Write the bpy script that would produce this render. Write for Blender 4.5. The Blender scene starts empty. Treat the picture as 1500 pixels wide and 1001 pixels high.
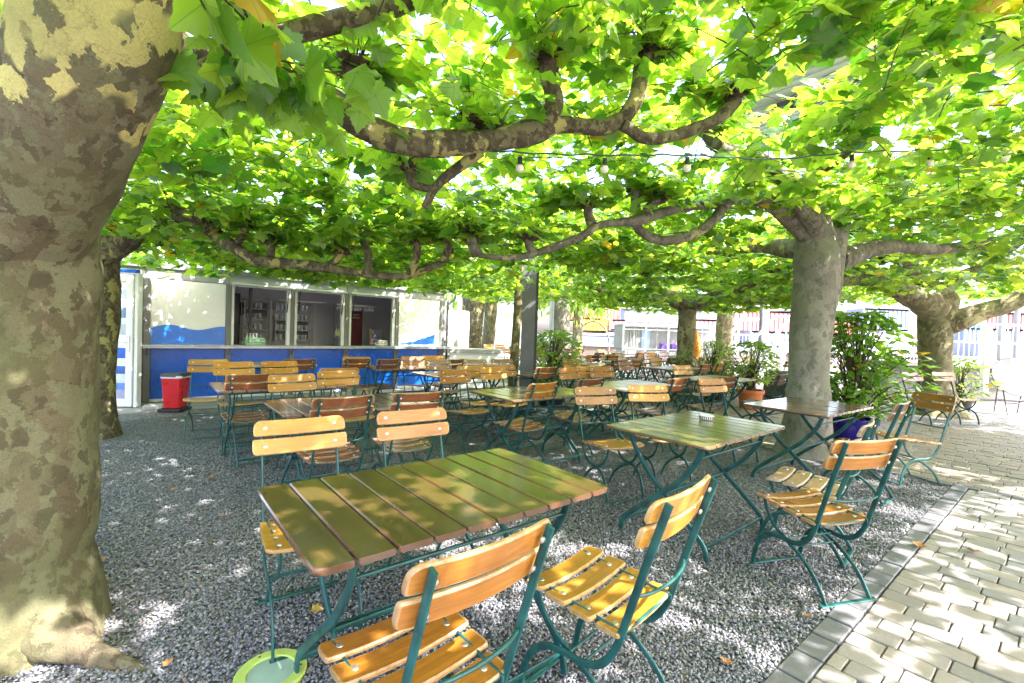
import bpy, math, random
import numpy as np
from mathutils import Vector, Matrix, noise
random.seed(11)
rng = np.random.default_rng(5)
scene = bpy.context.scene
COL = scene.collection
rad = math.radians
YAW = rad(38.6)
V = Vector((math.cos(YAW), math.sin(YAW), 0)); U = Vector((-V.y, V.x, 0))

# ------------------------------------------------------------------ camera
FPX, CH = 679.4, 1.38
PT, RO = rad(1.22), rad(1.94)
cF = Vector((0, math.cos(PT), -math.sin(PT))); r0 = Vector((1, 0, 0)); u0 = Vector((0, math.sin(PT), math.cos(PT)))
cR = math.cos(RO) * r0 + math.sin(RO) * u0
cU = -math.sin(RO) * r0 + math.cos(RO) * u0
CP = Vector((0, 0, CH))
cam = bpy.data.cameras.new('camera'); camo = bpy.data.objects.new('camera', cam); COL.objects.link(camo)
cam.lens = FPX / 1500 * 36; cam.sensor_width = 36; cam.clip_end = 2000; cam.clip_start = 0.05
M = Matrix((cR, cU, -cF)).transposed().to_4x4(); M.translation = CP
camo.matrix_world = M
scene.camera = camo

def ray(x, y): return cF * FPX + cR * (x - 750) + cU * (500.5 - y)
def az(x, y, z):
    d = ray(x, y); return CP + d * ((z - CH) / d.z)
def aY(x, y, Y):
    d = ray(x, y); return CP + d * (Y / d.y)

# ------------------------------------------------------------------ materials
def nmat(name):
    m = bpy.data.materials.new(name); m.use_nodes = True
    nt = m.node_tree; b = nt.nodes['Principled BSDF']
    return m, nt, b
def N(nt, t, **kw):
    n = nt.nodes.new(t)
    for k, v in kw.items():
        if k in n.inputs: n.inputs[k].default_value = v
        else: setattr(n, k, v)
    return n
def ramp(nt, fac, stops, interp='LINEAR'):
    r = nt.nodes.new('ShaderNodeValToRGB'); r.color_ramp.interpolation = interp
    e = r.color_ramp.elements
    while len(e) < len(stops): e.new(0.5)
    for el, (p, c) in zip(e, stops): el.position = p; el.color = (*c, 1)
    nt.links.new(fac, r.inputs[0]); return r.outputs[0]
def mixc(nt, fac, a, b, bt='MIX'):
    m = nt.nodes.new('ShaderNodeMix'); m.data_type = 'RGBA'; m.blend_type = bt
    for s, v in ((0, fac), (6, a), (7, b)):
        if hasattr(v, 'links'): nt.links.new(v, m.inputs[s])
        elif isinstance(v, (tuple, list)): m.inputs[s].default_value = (*v[:3], 1)
        else: m.inputs[s].default_value = v
    return m.outputs[2]
def coords(nt, scale=(1, 1, 1), kind='Object', rand=False):
    tc = nt.nodes.new('ShaderNodeTexCoord'); mp = nt.nodes.new('ShaderNodeMapping')
    mp.inputs['Scale'].default_value = scale; src = tc.outputs[kind]
    if rand:
        oi = nt.nodes.new('ShaderNodeObjectInfo'); ml = N(nt, 'ShaderNodeMath', operation='MULTIPLY'); ml.inputs[1].default_value = 37.0
        nt.links.new(oi.outputs['Random'], ml.inputs[0]); ad = N(nt, 'ShaderNodeVectorMath', operation='ADD')
        nt.links.new(src, ad.inputs[0]); nt.links.new(ml.outputs[0], ad.inputs[1]); src = ad.outputs[0]
    nt.links.new(src, mp.inputs[0]); return mp.outputs[0]
def noi(nt, vec, scale, detail=4, rough=0.55, dist=0.0):
    n = N(nt, 'ShaderNodeTexNoise', Scale=scale, Detail=detail, Roughness=rough, Distortion=dist)
    nt.links.new(vec, n.inputs['Vector']); return n.outputs['Fac']
def bump(nt, b, h, strength=0.3, dist=0.01):
    bp = N(nt, 'ShaderNodeBump', Strength=strength, Distance=dist)
    nt.links.new(h, bp.inputs['Height']); nt.links.new(bp.outputs[0], b.inputs['Normal']); return bp

def paint(name, col, rough=0.4, var=0.25, sc=6, metallic=0.0, bs=0.1):
    m, nt, b = nmat(name); v = coords(nt, rand=True)
    f = noi(nt, v, sc, 5)
    c = ramp(nt, f, [(0.3, tuple(x * (1 - var) for x in col)), (0.7, tuple(min(1, x * (1 + var)) for x in col))])
    nt.links.new(c, b.inputs['Base Color']); b.inputs['Roughness'].default_value = rough; b.inputs['Metallic'].default_value = metallic
    rr = ramp(nt, noi(nt, v, sc * 3, 3), [(0.3, (rough * .8,) * 3), (0.7, (min(1, rough * 1.3),) * 3)])
    nt.links.new(rr, b.inputs['Roughness'])
    bump(nt, b, noi(nt, v, sc * 12, 3), bs, 0.003)
    return m

def wood(name, light, dark, worn, wornamt=0.5, rough=0.33, coat=0.35, axis=(1.2, 22, 22)):
    m, nt, b = nmat(name)
    v = coords(nt, axis, rand=True); v2 = coords(nt, (1, 1, 1), rand=True)
    g = noi(nt, v, 3.0, 6, 0.6, 1.2)
    c = ramp(nt, g, [(0.28, dark), (0.5, tuple((a + c_) / 2 for a, c_ in zip(light, dark))), (0.68, light)])
    big = noi(nt, v2, 4.0, 3)
    c = mixc(nt, ramp(nt, big, [(0.35, (0, 0, 0)), (0.75, (.55, .55, .55))]), c, tuple(x * .6 for x in dark))
    oi = nt.nodes.new('ShaderNodeObjectInfo')
    hs = N(nt, 'ShaderNodeHueSaturation'); nt.links.new(c, hs.inputs['Color'])
    mr = N(nt, 'ShaderNodeMapRange'); mr.inputs['To Min'].default_value = .72; mr.inputs['To Max'].default_value = 1.25
    nt.links.new(oi.outputs['Random'], mr.inputs[0]); nt.links.new(mr.outputs[0], hs.inputs['Value']); c = hs.outputs[0]
    # worn varnish at exposed edges
    ge = nt.nodes.new('ShaderNodeAttribute'); ge.attribute_name = 'edge'
    wn = noi(nt, v2, 38, 4, .7)
    mu = N(nt, 'ShaderNodeMath', operation='MULTIPLY'); nt.links.new(ge.outputs['Fac'], mu.inputs[0]); nt.links.new(wn, mu.inputs[1])
    wf = ramp(nt, mu.outputs[0], [(0.42 - wornamt * .2, (0, 0, 0)), (0.52, (wornamt,) * 3)])
    c = mixc(nt, wf, c, worn)
    wz = noi(nt, coords(nt, (2.5, 9, 9), rand=True), 2.2, 6, .72)
    c = mixc(nt, ramp(nt, wz, [(.56, (0, 0, 0)), (.66, (wornamt * .45,) * 3)]), c, tuple((a + b_) / 2 for a, b_ in zip(worn, light)))
    nt.links.new(c, b.inputs['Base Color'])
    rr = ramp(nt, big, [(0.3, (rough * .8,) * 3), (0.75, (rough * 1.5,) * 3)])
    nt.links.new(rr, b.inputs['Roughness'])
    b.inputs['Coat Weight'].default_value = coat; b.inputs['Coat Roughness'].default_value = 0.16
    bump(nt, b, g, 0.12, 0.0015)
    return m

W_HONEY = wood('wood_honey', (.62, .30, .030), (.40, .165, .014), (.55, .42, .24), .5)
W_AMBER = wood('wood_amber', (.46, .19, .020), (.26, .092, .010), (.45, .32, .18), .6)
W_BROWN = wood('wood_brown', (.27, .095, .03), (.13, .042, .015), (.38, .26, .15), .7)
W_WEATH = wood('wood_weathered', (.46, .30, .17), (.28, .16, .08), (.5, .44, .34), .6, .5, .1)
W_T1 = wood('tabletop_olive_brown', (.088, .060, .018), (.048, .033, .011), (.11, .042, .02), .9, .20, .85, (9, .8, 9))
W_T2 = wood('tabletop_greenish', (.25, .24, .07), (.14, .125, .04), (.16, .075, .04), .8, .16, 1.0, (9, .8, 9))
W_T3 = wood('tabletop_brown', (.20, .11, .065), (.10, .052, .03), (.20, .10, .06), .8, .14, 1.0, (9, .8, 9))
W_LIT = wood('tabletop_sunlit_tone', (.50, .38, .28), (.30, .20, .13), (.5, .42, .3), .6, .35, .3, (22, 1.2, 22))  # pale colour stands for sunlight lying on these boards
GREEN = paint('green_enamel', (.008, .075, .068), .36, .5, 11)
STEEL = paint('steel_bolt', (.62, .6, .56), .3, .1, 20, 0.9)
GREY_M = paint('grey_steel', (.30, .31, .30), .45, .10, 3)
GREY_D = paint('dark_steel', (.075, .08, .085), .42, .2, 4)
WHITE = paint('white_plastic', (.74, .75, .74), .35, .05, 2)
CREAM = paint('panel_cream', (.80, .80, .76), .3, .06, 1.5)
BLUE = paint('panel_blue', (.002, .115, .60), .28, .12, 1.2)
RED = paint('bin_red', (.62, .012, .015), .3, .2, 3)
NAVY = paint('glazed_navy', (.012, .008, .20), .15, .2, 3)
TERRA = paint('terracotta', (.52, .15, .04), .6, .15, 5)
LIDM = paint('lid_dark', (.045, .047, .05), .45, .2, 4)
BLACKP = paint('black_plastic', (.02, .02, .022), .45, .2, 4)
LIGHTG = paint('light_grey_metal', (.5, .51, .52), .4, .08, 2)
DARKI = paint('interior_dark', (.10, .10, .105), .5, .3, 2)
MAROON = paint('banner_maroon', (.10, .006, .010), .5, .2, 3)
CONC = paint('concrete_pale', (.36, .35, .33), .85, .15, 1.3, bs=.4)
CONC2 = paint('concrete_platform', (.30, .30, .30), .85, .2, .8, bs=.4)

def glassmat(name, col=(.9, .95, .95), rough=.02, alpha=.25):
    m, nt, b = nmat(name); b.inputs['Base Color'].default_value = (*col, 1); b.inputs['Roughness'].default_value = rough
    b.inputs['Alpha'].default_value = alpha; b.inputs['IOR'].default_value = 1.45; return m
GLASS = glassmat('drinking_glass', (.8, .85, .9), .05, .45)

def leafmat(name, dark, light, tdark, tlight, yellow=(.45, .30, .02), tr=.55):
    m, nt, b = nmat(name); nt.nodes.remove(b); out = nt.nodes['Material Output']
    at = nt.nodes.new('ShaderNodeAttribute'); at.attribute_name = 'lv'
    cd = ramp(nt, at.outputs['Fac'], [(0, dark), (.75, light), (.965, light), (.985, yellow)])
    ct = ramp(nt, at.outputs['Fac'], [(0, tdark), (.75, tlight), (.965, tlight), (.985, (.8, .5, .03))])
    v = coords(nt); nz = noi(nt, v, 26, 3)
    cd = mixc(nt, .35, cd, ramp(nt, nz, [(.3, (.35, .35, .35)), (.7, (1, 1, 1))]), 'MULTIPLY')
    # veins: paler rays from the leaf base stored in 'vein'
    av = nt.nodes.new('ShaderNodeAttribute'); av.attribute_name = 'vein'
    vf = ramp(nt, av.outputs['Fac'], [(.84, (0, 0, 0)), (.95, (.55, .55, .55))])
    ct = mixc(nt, vf, ct, tuple(x * .55 for x in tdark))
    cd = mixc(nt, vf, cd, (.20, .32, .06))
    d = nt.nodes.new('ShaderNodeBsdfDiffuse'); t = nt.nodes.new('ShaderNodeBsdfTranslucent'); g = nt.nodes.new('ShaderNodeBsdfGlossy')
    nt.links.new(cd, d.inputs[0]); nt.links.new(ct, t.inputs[0]); g.inputs['Roughness'].default_value = .38
    g.inputs[0].default_value = (1, 1, 1, 1)
    ms = N(nt, 'ShaderNodeMixShader', Fac=tr); nt.links.new(d.outputs[0], ms.inputs[1]); nt.links.new(t.outputs[0], ms.inputs[2])
    lw = N(nt, 'ShaderNodeLayerWeight', Blend=.5); pw = N(nt, 'ShaderNodeMath', operation='POWER'); nt.links.new(lw.outputs['Facing'], pw.inputs[0]); pw.inputs[1].default_value = 4
    ma = N(nt, 'ShaderNodeMath', operation='MULTIPLY_ADD'); nt.links.new(pw.outputs[0], ma.inputs[0]); ma.inputs[1].default_value = .22; ma.inputs[2].default_value = .035
    m2 = nt.nodes.new('ShaderNodeMixShader')
    nt.links.new(ma.outputs[0], m2.inputs[0]); nt.links.new(ms.outputs[0], m2.inputs[1]); nt.links.new(g.outputs[0], m2.inputs[2])
    nt.links.new(m2.outputs[0], out.inputs[0]); return m
LEAF = leafmat('plane_leaf', (.026, .11, .016), (.12, .28, .03), (.09, .34, .010), (.68, .90, .05), tr=.60)
LEAF_S = leafmat('shrub_leaf', (.035, .13, .02), (.12, .27, .03), (.14, .42, .02), (.45, .72, .05))
LEAF_B = leafmat('bamboo_leaf', (.10, .24, .05), (.22, .38, .04), (.30, .55, .08), (.65, .85, .10))
TWIG = paint('twig_bark', (.085, .06, .03), .8, .4, 30)
KNOB = paint('knuckle_bark', (.07, .045, .028), .9, .5, 20, bs=.6)
DRY = paint('dry_leaf', (.34, .16, .05), .8, .4, 20)
DRYY = paint('yellowing_leaf', (.50, .34, .05), .7, .4, 20)

def bark(name, base, patch1, patch2, hi, scale=5.0, hiamt=.5, moss=None, zlo=None):
    m, nt, b = nmat(name); v = coords(nt)
    dn = N(nt, 'ShaderNodeTexNoise', Scale=scale * 1.8, Detail=6.0, Roughness=.65); nt.links.new(v, dn.inputs['Vector'])
    mx = N(nt, 'ShaderNodeVectorMath', operation='MULTIPLY_ADD'); nt.links.new(dn.outputs['Color'], mx.inputs[0])
    mx.inputs[1].default_value = (1.1 / scale,) * 3; nt.links.new(v, mx.inputs[2]); vd = mx.outputs[0]
    def vor(s, off):
        mp = N(nt, 'ShaderNodeMapping'); mp.inputs['Location'].default_value = (off, off * .7, off * .3); mp.inputs['Scale'].default_value = (1, 1, .62)
        nt.links.new(vd, mp.inputs[0]); vo = N(nt, 'ShaderNodeTexVoronoi', Scale=s); nt.links.new(mp.outputs[0], vo.inputs['Vector'])
        sp = nt.nodes.new('ShaderNodeSeparateColor'); nt.links.new(vo.outputs['Color'], sp.inputs[0]); return sp
    a, c2 = vor(scale * 1.6, 0), vor(scale * 3.6, 3.3)
    big = noi(nt, v, scale * .32, 3, .5)
    col = mixc(nt, ramp(nt, a.outputs[0], [(.0, (0, 0, 0)), (.50, (0, 0, 0)), (.54, (1, 1, 1))]), base, patch1)
    col = mixc(nt, ramp(nt, a.outputs[1], [(.66, (0, 0, 0)), (.70, (1, 1, 1))]), col, patch2)
    col = mixc(nt, ramp(nt, c2.outputs[0], [(.78, (0, 0, 0)), (.82, (.8, .8, .8))]), col, tuple(x * .6 for x in base))
    col = mixc(nt, ramp(nt, c2.outputs[1], [(.80, (0, 0, 0)), (.84, (.7, .7, .7))]), col, patch2)
    hm = N(nt, 'ShaderNodeMath', operation='MULTIPLY_ADD'); nt.links.new(a.outputs[2], hm.inputs[0]); hm.inputs[1].default_value = .45; nt.links.new(big, hm.inputs[2])
    ht = .98 - .38 * hiamt
    if zlo is not None:   # bark of the upper limb has shed to pale yellow
        sx = nt.nodes.new('ShaderNodeSeparateXYZ'); nt.links.new(v, sx.inputs[0])
        mz = N(nt, 'ShaderNodeMapRange'); mz.inputs['From Min'].default_value = zlo; mz.inputs['From Max'].default_value = zlo + .45; mz.inputs['To Min'].default_value = -.25; mz.inputs['To Max'].default_value = .30
        nt.links.new(sx.outputs[2], mz.inputs[0]); ad = N(nt, 'ShaderNodeMath', operation='ADD'); nt.links.new(hm.outputs[0], ad.inputs[0]); nt.links.new(mz.outputs[0], ad.inputs[1]); hm = ad
    col = mixc(nt, ramp(nt, hm.outputs[0], [(ht, (0, 0, 0)), (ht + .025, (1, 1, 1))]), col, hi)
    ve = N(nt, 'ShaderNodeTexVoronoi', Scale=scale * 2.4, feature='DISTANCE_TO_EDGE'); nt.links.new(vd, ve.inputs['Vector'])
    crk = ramp(nt, ve.outputs['Distance'], [(.0, (.35, .33, .30)), (.035, (1, 1, 1))]); gate = ramp(nt, noi(nt, v, scale * .9, 3), [(.46, (0, 0, 0)), (.56, (.85, .85, .85))])
    col = mixc(nt, gate, col, mixc(nt, 1.0, col, crk, 'MULTIPLY'))
    fine = noi(nt, v, scale * 16, 8, .75)
    col = mixc(nt, .55, col, ramp(nt, fine, [(.3, (.32, .32, .32)), (.68, (1.05, 1.05, 1.05))]), 'MULTIPLY')
    if moss:
        sx = nt.nodes.new('ShaderNodeSeparateXYZ'); nt.links.new(v, sx.inputs[0])
        mg = ramp(nt, noi(nt, v, 2.2, 4), [(.42, (0, 0, 0)), (.66, (.55, .55, .55))]); col = mixc(nt, mg, col, moss)
    nt.links.new(col, b.inputs['Base Color']); b.inputs['Roughness'].default_value = .85
    hgt = N(nt, 'ShaderNodeMath', operation='ADD'); nt.links.new(fine, hgt.inputs[0]); nt.links.new(a.outputs[0], hgt.inputs[1])
    bump(nt, b, hgt.outputs[0], .8, .009)
    return m
BARK1 = bark('bark_mottled_olive', (.125, .098, .050), (.165, .135, .075), (.20, .19, .105), (.62, .54, .20), 8, .3, (.115, .13, .045), 1.98)
BARKB = bark('bark_branch_patchy', (.085, .065, .036), (.115, .095, .052), (.19, .175, .09), (.38, .35, .12), 12, .22)
BARK5B = bark('bark_grey_brown', (.16, .14, .105), (.20, .18, .14), (.26, .24, .18), (.42, .38, .2), 8, .1)
BARK5 = bark('bark_grey', (.23, .215, .18), (.27, .255, .22), (.33, .31, .265), (.5, .45, .3), 5, .05, (.16, .17, .10))
BARK6 = bark('bark_brown_green', (.15, .11, .055), (.20, .16, .09), (.30, .27, .15), (.45, .4, .2), 6, .15, (.13, .15, .05))

# ------------------------------------------------------------------ mesh helpers
class MB:
    def __init__(s): s.v = []; s.f = []; s.m = []; s.e = []
    def add(s, vs, fs, mi=0, ed=None):
        o = len(s.v); s.v += [tuple(a) for a in vs]; s.f += [tuple(i + o for i in f) for f in fs]; s.m += [mi] * len(fs)
        s.e += (ed if ed else [0.0] * len(vs))
    def box(s, c, d, mi=0, R=None, bev=0.0):
        cx, cy, cz = c; hx, hy, hz = d[0] / 2, d[1] / 2, d[2] / 2
        b = min(bev, hx * .9, hy * .9, hz * .9)
        if b <= 0:
            vs = [Vector((x * hx, y * hy, z * hz)) for x in (-1, 1) for y in (-1, 1) for z in (-1, 1)]
            fs = [(0, 1, 3, 2), (4, 6, 7, 5), (0, 4, 5, 1), (2, 3, 7, 6), (0, 2, 6, 4), (1, 5, 7, 3)]
        else:
            vs = []; idx = {}
            for x in (-1, 1):
                for y in (-1, 1):
                    for z in (-1, 1):
                        for k in range(3):
                            p = [x * hx, y * hy, z * hz]
                            for j in range(3):
                                if j != k: p[j] -= (x, y, z)[j] * b
                            idx[(x, y, z, k)] = len(vs); vs.append(Vector(p))
            fs = []
            for k in range(3):
                i, j = [a for a in range(3) if a != k]
                for sg in (-1, 1):
                    q = []
                    for a, c_ in ((-1, -1), (1, -1), (1, 1), (-1, 1)):
                        t = [0, 0, 0]; t[k] = sg; t[i] = a; t[j] = c_; q.append(idx[(*t, k)])
                    fs.append(q if (sg > 0) == (k != 1) else q[::-1])
            for k in range(3):       # edges along axis k
                i, j = [a for a in range(3) if a != k]
                for a in (-1, 1):
                    for c_ in (-1, 1):
                        t0 = [0, 0, 0]; t0[i] = a; t0[j] = c_; t1 = list(t0); t0[k] = -1; t1[k] = 1
                        fs.append((idx[(*t0, i)], idx[(*t1, i)], idx[(*t1, j)], idx[(*t0, j)]))
            for x in (-1, 1):
                for y in (-1, 1):
                    for z in (-1, 1): fs.append((idx[(x, y, z, 0)], idx[(x, y, z, 1)], idx[(x, y, z, 2)]))
        if R is not None: vs = [R @ v for v in vs]
        s.add([v + Vector(c) for v in vs], fs, mi)
    def tube(s, pts, rs, seg=8, mi=0, cap=True, fn=None):
        pts = [Vector(p) for p in pts]; n = len(pts)
        if not hasattr(rs, '__len__'): rs = [rs] * n
        t = (pts[1] - pts[0]).normalized(); a = t.orthogonal().normalized(); vs = []; fs = []
        for i, p in enumerate(pts):
            t = (pts[min(i + 1, n - 1)] - pts[max(i - 1, 0)]).normalized()
            a = (a - t * a.dot(t)).normalized(); b = t.cross(a)
            for k in range(seg):
                an = 2 * math.pi * k / seg; d = a * math.cos(an) + b * math.sin(an); q = p + d * rs[i]
                if fn: q = fn(q, d, rs[i], i / (n - 1))
                vs.append(q)
        for i in range(n - 1):
            for k in range(seg):
                k2 = (k + 1) % seg; fs.append((i * seg + k, i * seg + k2, (i + 1) * seg + k2, (i + 1) * seg + k))
        if cap: fs.append(tuple(range(seg))[::-1]); fs.append(tuple((n - 1) * seg + k for k in range(seg)))
        s.add(vs, fs, mi)
    def bar(s, pts, w, t, side, mi=0):
        """flat bar swept along pts: w along `side`, t across"""
        pts = [Vector(p) for p in pts]; n = len(pts); side = Vector(side).normalized(); vs = []; fs = []; bw = min(w, t) * .22
        for i, p in enumerate(pts):
            d = (pts[min(i + 1, n - 1)] - pts[max(i - 1, 0)]).normalized()
            sd = (side - d * side.dot(d)).normalized(); nn = d.cross(sd)
            for a, b in ((-1, -1), (1, -1), (1, 1), (-1, 1)):
                if a * b > 0: vs.append(p + sd * a * (w / 2) + nn * b * (t / 2 - bw)); vs.append(p + sd * a * (w / 2 - bw) + nn * b * t / 2)
                else: vs.append(p + sd * a * (w / 2 - bw) + nn * b * t / 2); vs.append(p + sd * a * (w / 2) + nn * b * (t / 2 - bw))
        # reorder ring by angle
        ring = []
        for i in range(n):
            r_ = vs[i * 8:(i + 1) * 8]; d = (pts[min(i + 1, n - 1)] - pts[max(i - 1, 0)]).normalized()
            sd = (side - d * side.dot(d)).normalized(); nn = d.cross(sd)
            r_.sort(key=lambda q: math.atan2((q - pts[i]).dot(nn), (q - pts[i]).dot(sd))); ring += r_
        for i in range(n - 1):
            for k in range(8):
                k2 = (k + 1) % 8; fs.append((i * 8 + k, i * 8 + k2, (i + 1) * 8 + k2, (i + 1) * 8 + k))
        fs.append(tuple(range(8))[::-1]); fs.append(tuple((n - 1) * 8 + k for k in range(8)))
        s.add(ring, fs, mi)
    def lathe(s, prof, c=(0, 0, 0), seg=24, mi=0):
        vs = []; fs = []; n = len(prof)
        for r, z in prof:
            for k in range(seg):
                a = 2 * math.pi * k / seg; vs.append((c[0] + r * math.cos(a), c[1] + r * math.sin(a), c[2] + z))
        for i in range(n - 1):
            for k in range(seg):
                k2 = (k + 1) % seg; fs.append((i * seg + k, i * seg + k2, (i + 1) * seg + k2, (i + 1) * seg + k))
        fs.append(tuple(range(seg))[::-1]); fs.append(tuple((n - 1) * seg + k for k in range(seg)))
        s.add(vs, fs, mi)
    def build(s, name, mats, parent=None, smooth=False, M=None):
        me = bpy.data.meshes.new(name)
        vs = s.v if M is None else [tuple(M @ Vector(v)) for v in s.v]
        me.from_pydata(vs, [], s.f)
        if not isinstance(mats, (list, tuple)): mats = [mats]
        for m in mats: me.materials.append(m)
        if len(mats) > 1: me.polygons.foreach_set('material_index', s.m)
        if any(s.e):
            a = me.attributes.new('edge', 'FLOAT', 'POINT'); a.data.foreach_set('value', s.e)
        if smooth: me.polygons.foreach_set('use_smooth', [True] * len(s.f))
        me.update(); o = bpy.data.objects.new(name, me); COL.objects.link(o)
        if parent: o.parent = parent
        return o
def smooth_angle(o, ang=40):
    me = o.data; me.polygons.foreach_set('use_smooth', [True] * len(me.polygons))
    try: me.set_sharp_from_angle(angle=rad(ang))
    except Exception: pass
def tag(o, label=None, cat=None, group=None, kind=None):
    if label: o['label'] = label
    if cat: o['category'] = cat
    if group: o['group'] = group
    if kind: o['kind'] = kind
    return o
def thing(name, label, cat, loc=(0, 0, 0), rz=0.0, group=None):
    o = bpy.data.objects.new(name, None); COL.objects.link(o); o.location = loc; o.rotation_euler = (0, 0, rz)
    o.empty_display_size = .1
    return tag(o, label, cat, group)
def spline(pts, n=8):
    pts = [Vector(p) for p in pts]; out = []
    P = [pts[0] * 2 - pts[1]] + pts + [pts[-1] * 2 - pts[-2]]
    for i in range(1, len(P) - 2):
        for k in range(n):
            t = k / n; a, b, c, d = P[i - 1], P[i], P[i + 1], P[i + 2]
            out.append(.5 * ((2 * b) + (c - a) * t + (2 * a - 5 * b + 4 * c - d) * t * t + (3 * b - a - 3 * c + d) * t ** 3))
    out.append(pts[-1]); return out
def interp(vals, m):
    n = len(vals); return [vals[min(int(i / (m - 1) * (n - 1)), n - 2)] * (1 - (i / (m - 1) * (n - 1) - min(int(i / (m - 1) * (n - 1)), n - 2))) + vals[min(int(i / (m - 1) * (n - 1)), n - 2) + 1] * (i / (m - 1) * (n - 1) - min(int(i / (m - 1) * (n - 1)), n - 2)) for i in range(m)]

# ------------------------------------------------------------------ the folding chair
def plate(mb, L, H, T, fpos, rounds=(0, 0, 0, 0), seg=14, mi=0):
    """slat of length L (s), height H (t), thickness T; fpos(s,t,n)->Vector; rounds: corner radii (top-left, top-right, bottom-left, bottom-right)"""
    xs = [-L / 2 + L * i / seg for i in range(seg + 1)]
    extra = [-L / 2 + .004, -L / 2 + .012, -L / 2 + .022, L / 2 - .004, L / 2 - .012, L / 2 - .022]
    xs = sorted(xs + extra); vs = []; fs = []; ed = []; b = min(T * .35, .005)
    for x in xs:
        tt, tb = H / 2, -H / 2
        for side, rt, rb in ((-1, rounds[0], rounds[2]), (1, rounds[1], rounds[3])):
            dx = L / 2 - side * x
            if rt > 0 and dx < rt: tt = H / 2 - (rt - math.sqrt(max(0, rt * rt - (rt - dx) ** 2)))
            if rb > 0 and dx < rb: tb = -H / 2 + (rb - math.sqrt(max(0, rb * rb - (rb - dx) ** 2)))
        if tt - tb < .012: m_ = (tt + tb) / 2; tt, tb = m_ + .006, m_ - .006
        for t, n in ((tb + b, -T / 2), (tb, -T / 2 + b), (tb, T / 2 - b), (tb + b, T / 2), (tt - b, T / 2), (tt, T / 2 - b), (tt, -T / 2 + b), (tt - b, -T / 2)):
            vs.append(fpos(x, t, n)); ed.append(.95)
        # inner rows so that the faces keep a low edge value
        for t, n in ((tb + .012, T / 2), (tt - .012, T / 2), (tt - .012, -T / 2), (tb + .012, -T / 2)):
            vs.append(fpos(x, t, n)); ed.append(.95 if abs(abs(x) - L / 2) < .006 else 0.0)
    order = [0, 1, 2, 3, 8, 9, 4, 5, 6, 7, 10, 11]; K = 12
    for i in range(len(xs) - 1):
        for k in range(K):
            a, c = order[k], order[(k + 1) % K]
            fs.append((i * K + a, i * K + c, (i + 1) * K + c, (i + 1) * K + a))
    fs.append(tuple(order[::-1])); fs.append(tuple((len(xs) - 1) * K + k for k in order))
    mb.add(vs, fs, mi, ed)

BT = Vector((0, -.335, .875)); BBm = Vector((0, -.262, .655))   # top of the uprights / below the backrest
updir = (BT - BBm).normalized(); bn = Vector((0, updir.z, -updir.y))  # backrest normal, pointing forward
def back_pos(zc):
    c = BT - updir * zc
    def f(x, t, n): return c + updir * t + Vector((x, 0, 0)) + bn * (n + .014 + .020 * (abs(x) / .21) ** 2)
    return f
def seat_pos(yc, z):
    def f(x, t, n): return Vector((x, yc + t, z - .016 * (1 - (x / .21) ** 2) + n - .10 * max(0, t + yc - .12) ** 1.3))
    return f
_meshes = {}
def chair_meshes():
    seatm, backm, fr, sf, bl = MB(), MB(), MB(), MB(), MB()
    ys = [.165, .062, -.041, -.144]; Ls = [.415, .415, .405, .385]
    for i, (y, L) in enumerate(zip(ys, Ls)):
        z = .453 - .010 * i
        r_ = (.03, .03, .008, .008) if i == 0 else (.008,) * 4
        plate(seatm, L, .092, .017, seat_pos(y, z), r_)
        for sx in (-1, 1):
            p = seat_pos(y, z)(sx * (L / 2 - .055), 0, .0095); seatm.lathe([(.011, -.002), (.010, .0015), (.006, .0035), (.001, .004)], p, 10, 1)
    plate(backm, .435, .078, .016, back_pos(.030), (.035, .035, .008, .008))
    plate(backm, .445, .078, .016, back_pos(.122), (.008, .008, .02, .02))
    for zc in (.030, .122):
        for sx in (-1, 1):
            for sgn in (1, -1):
                p = back_pos(zc)(sx * .165, 0, sgn * .010 if sgn > 0 else -.024)
                R = bn.to_track_quat('Z', 'Y') if sgn > 0 else (-bn).to_track_quat('Z', 'Y')
                m2 = MB(); m2.lathe([(.010, -.004), (.0095, .001), (.006, .003), (.001, .0035)], (0, 0, 0), 10)
                backm.add([R @ Vector(v) + p for v in m2.v], m2.f, 1)
    # rear frame: upright sweeping under the seat to the front foot
    A = spline([(0, -.335, .885), (0, -.262, .655), (0, -.205, .47), (0, -.172, .37), (0, -.125, .298), (0, -.06, .262), (0, .03, .255), (0, .11, .24), (0, .175, .19), (0, .215, .11), (0, .235, .008)], 6)
    B = spline([(0, .195, .447), (0, .165, .36), (0, .115, .295), (0, .03, .245), (0, -.07, .195), (0, -.155, .128), (0, -.205, .06), (0, -.235, .008)], 6)
    for sx in (-1, 1):
        fr.bar([p + Vector((sx * .178, 0, 0)) for p in A], .010, .026, (1, 0, 0))
        sf.bar([p + Vector((sx * .150, 0, 0)) for p in B], .009, .022, (1, 0, 0))
        sf.bar([(sx * .160, .195, .443), (sx * .160, .05, .432), (sx * .160, -.20, .414)], .008, .022, (1, 0, 0))
    fr.bar([(-.19, .238, .007), (.19, .238, .007)], .026, .008, (0, 1, 0))
    sf.bar([(-.185, -.238, .007), (.185, -.238, .007)], .026, .008, (0, 1, 0))
    # curved lumbar rod, seat pivot rod, crossing rod
    fr.tube(spline([(-.175, -.236, .565), (-.11, -.258, .562), (0, -.268, .56), (.11, -.258, .562), (.175, -.236, .565)], 4), .006, 8)
    sf.tube([(-.185, -.185, .412), (.185, -.185, .412)], .006, 8)
    fr.tube([(-.178, .02, .254), (.178, .02, .254)], .005, 8)
    sf.tube([(-.155, -.02, .222), (.155, -.02, .222)], .005, 8)
    return seatm, backm, fr, sf, bl
_sm, _bm, _fr, _sf, _bl = chair_meshes()
PROTO = {}
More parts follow.
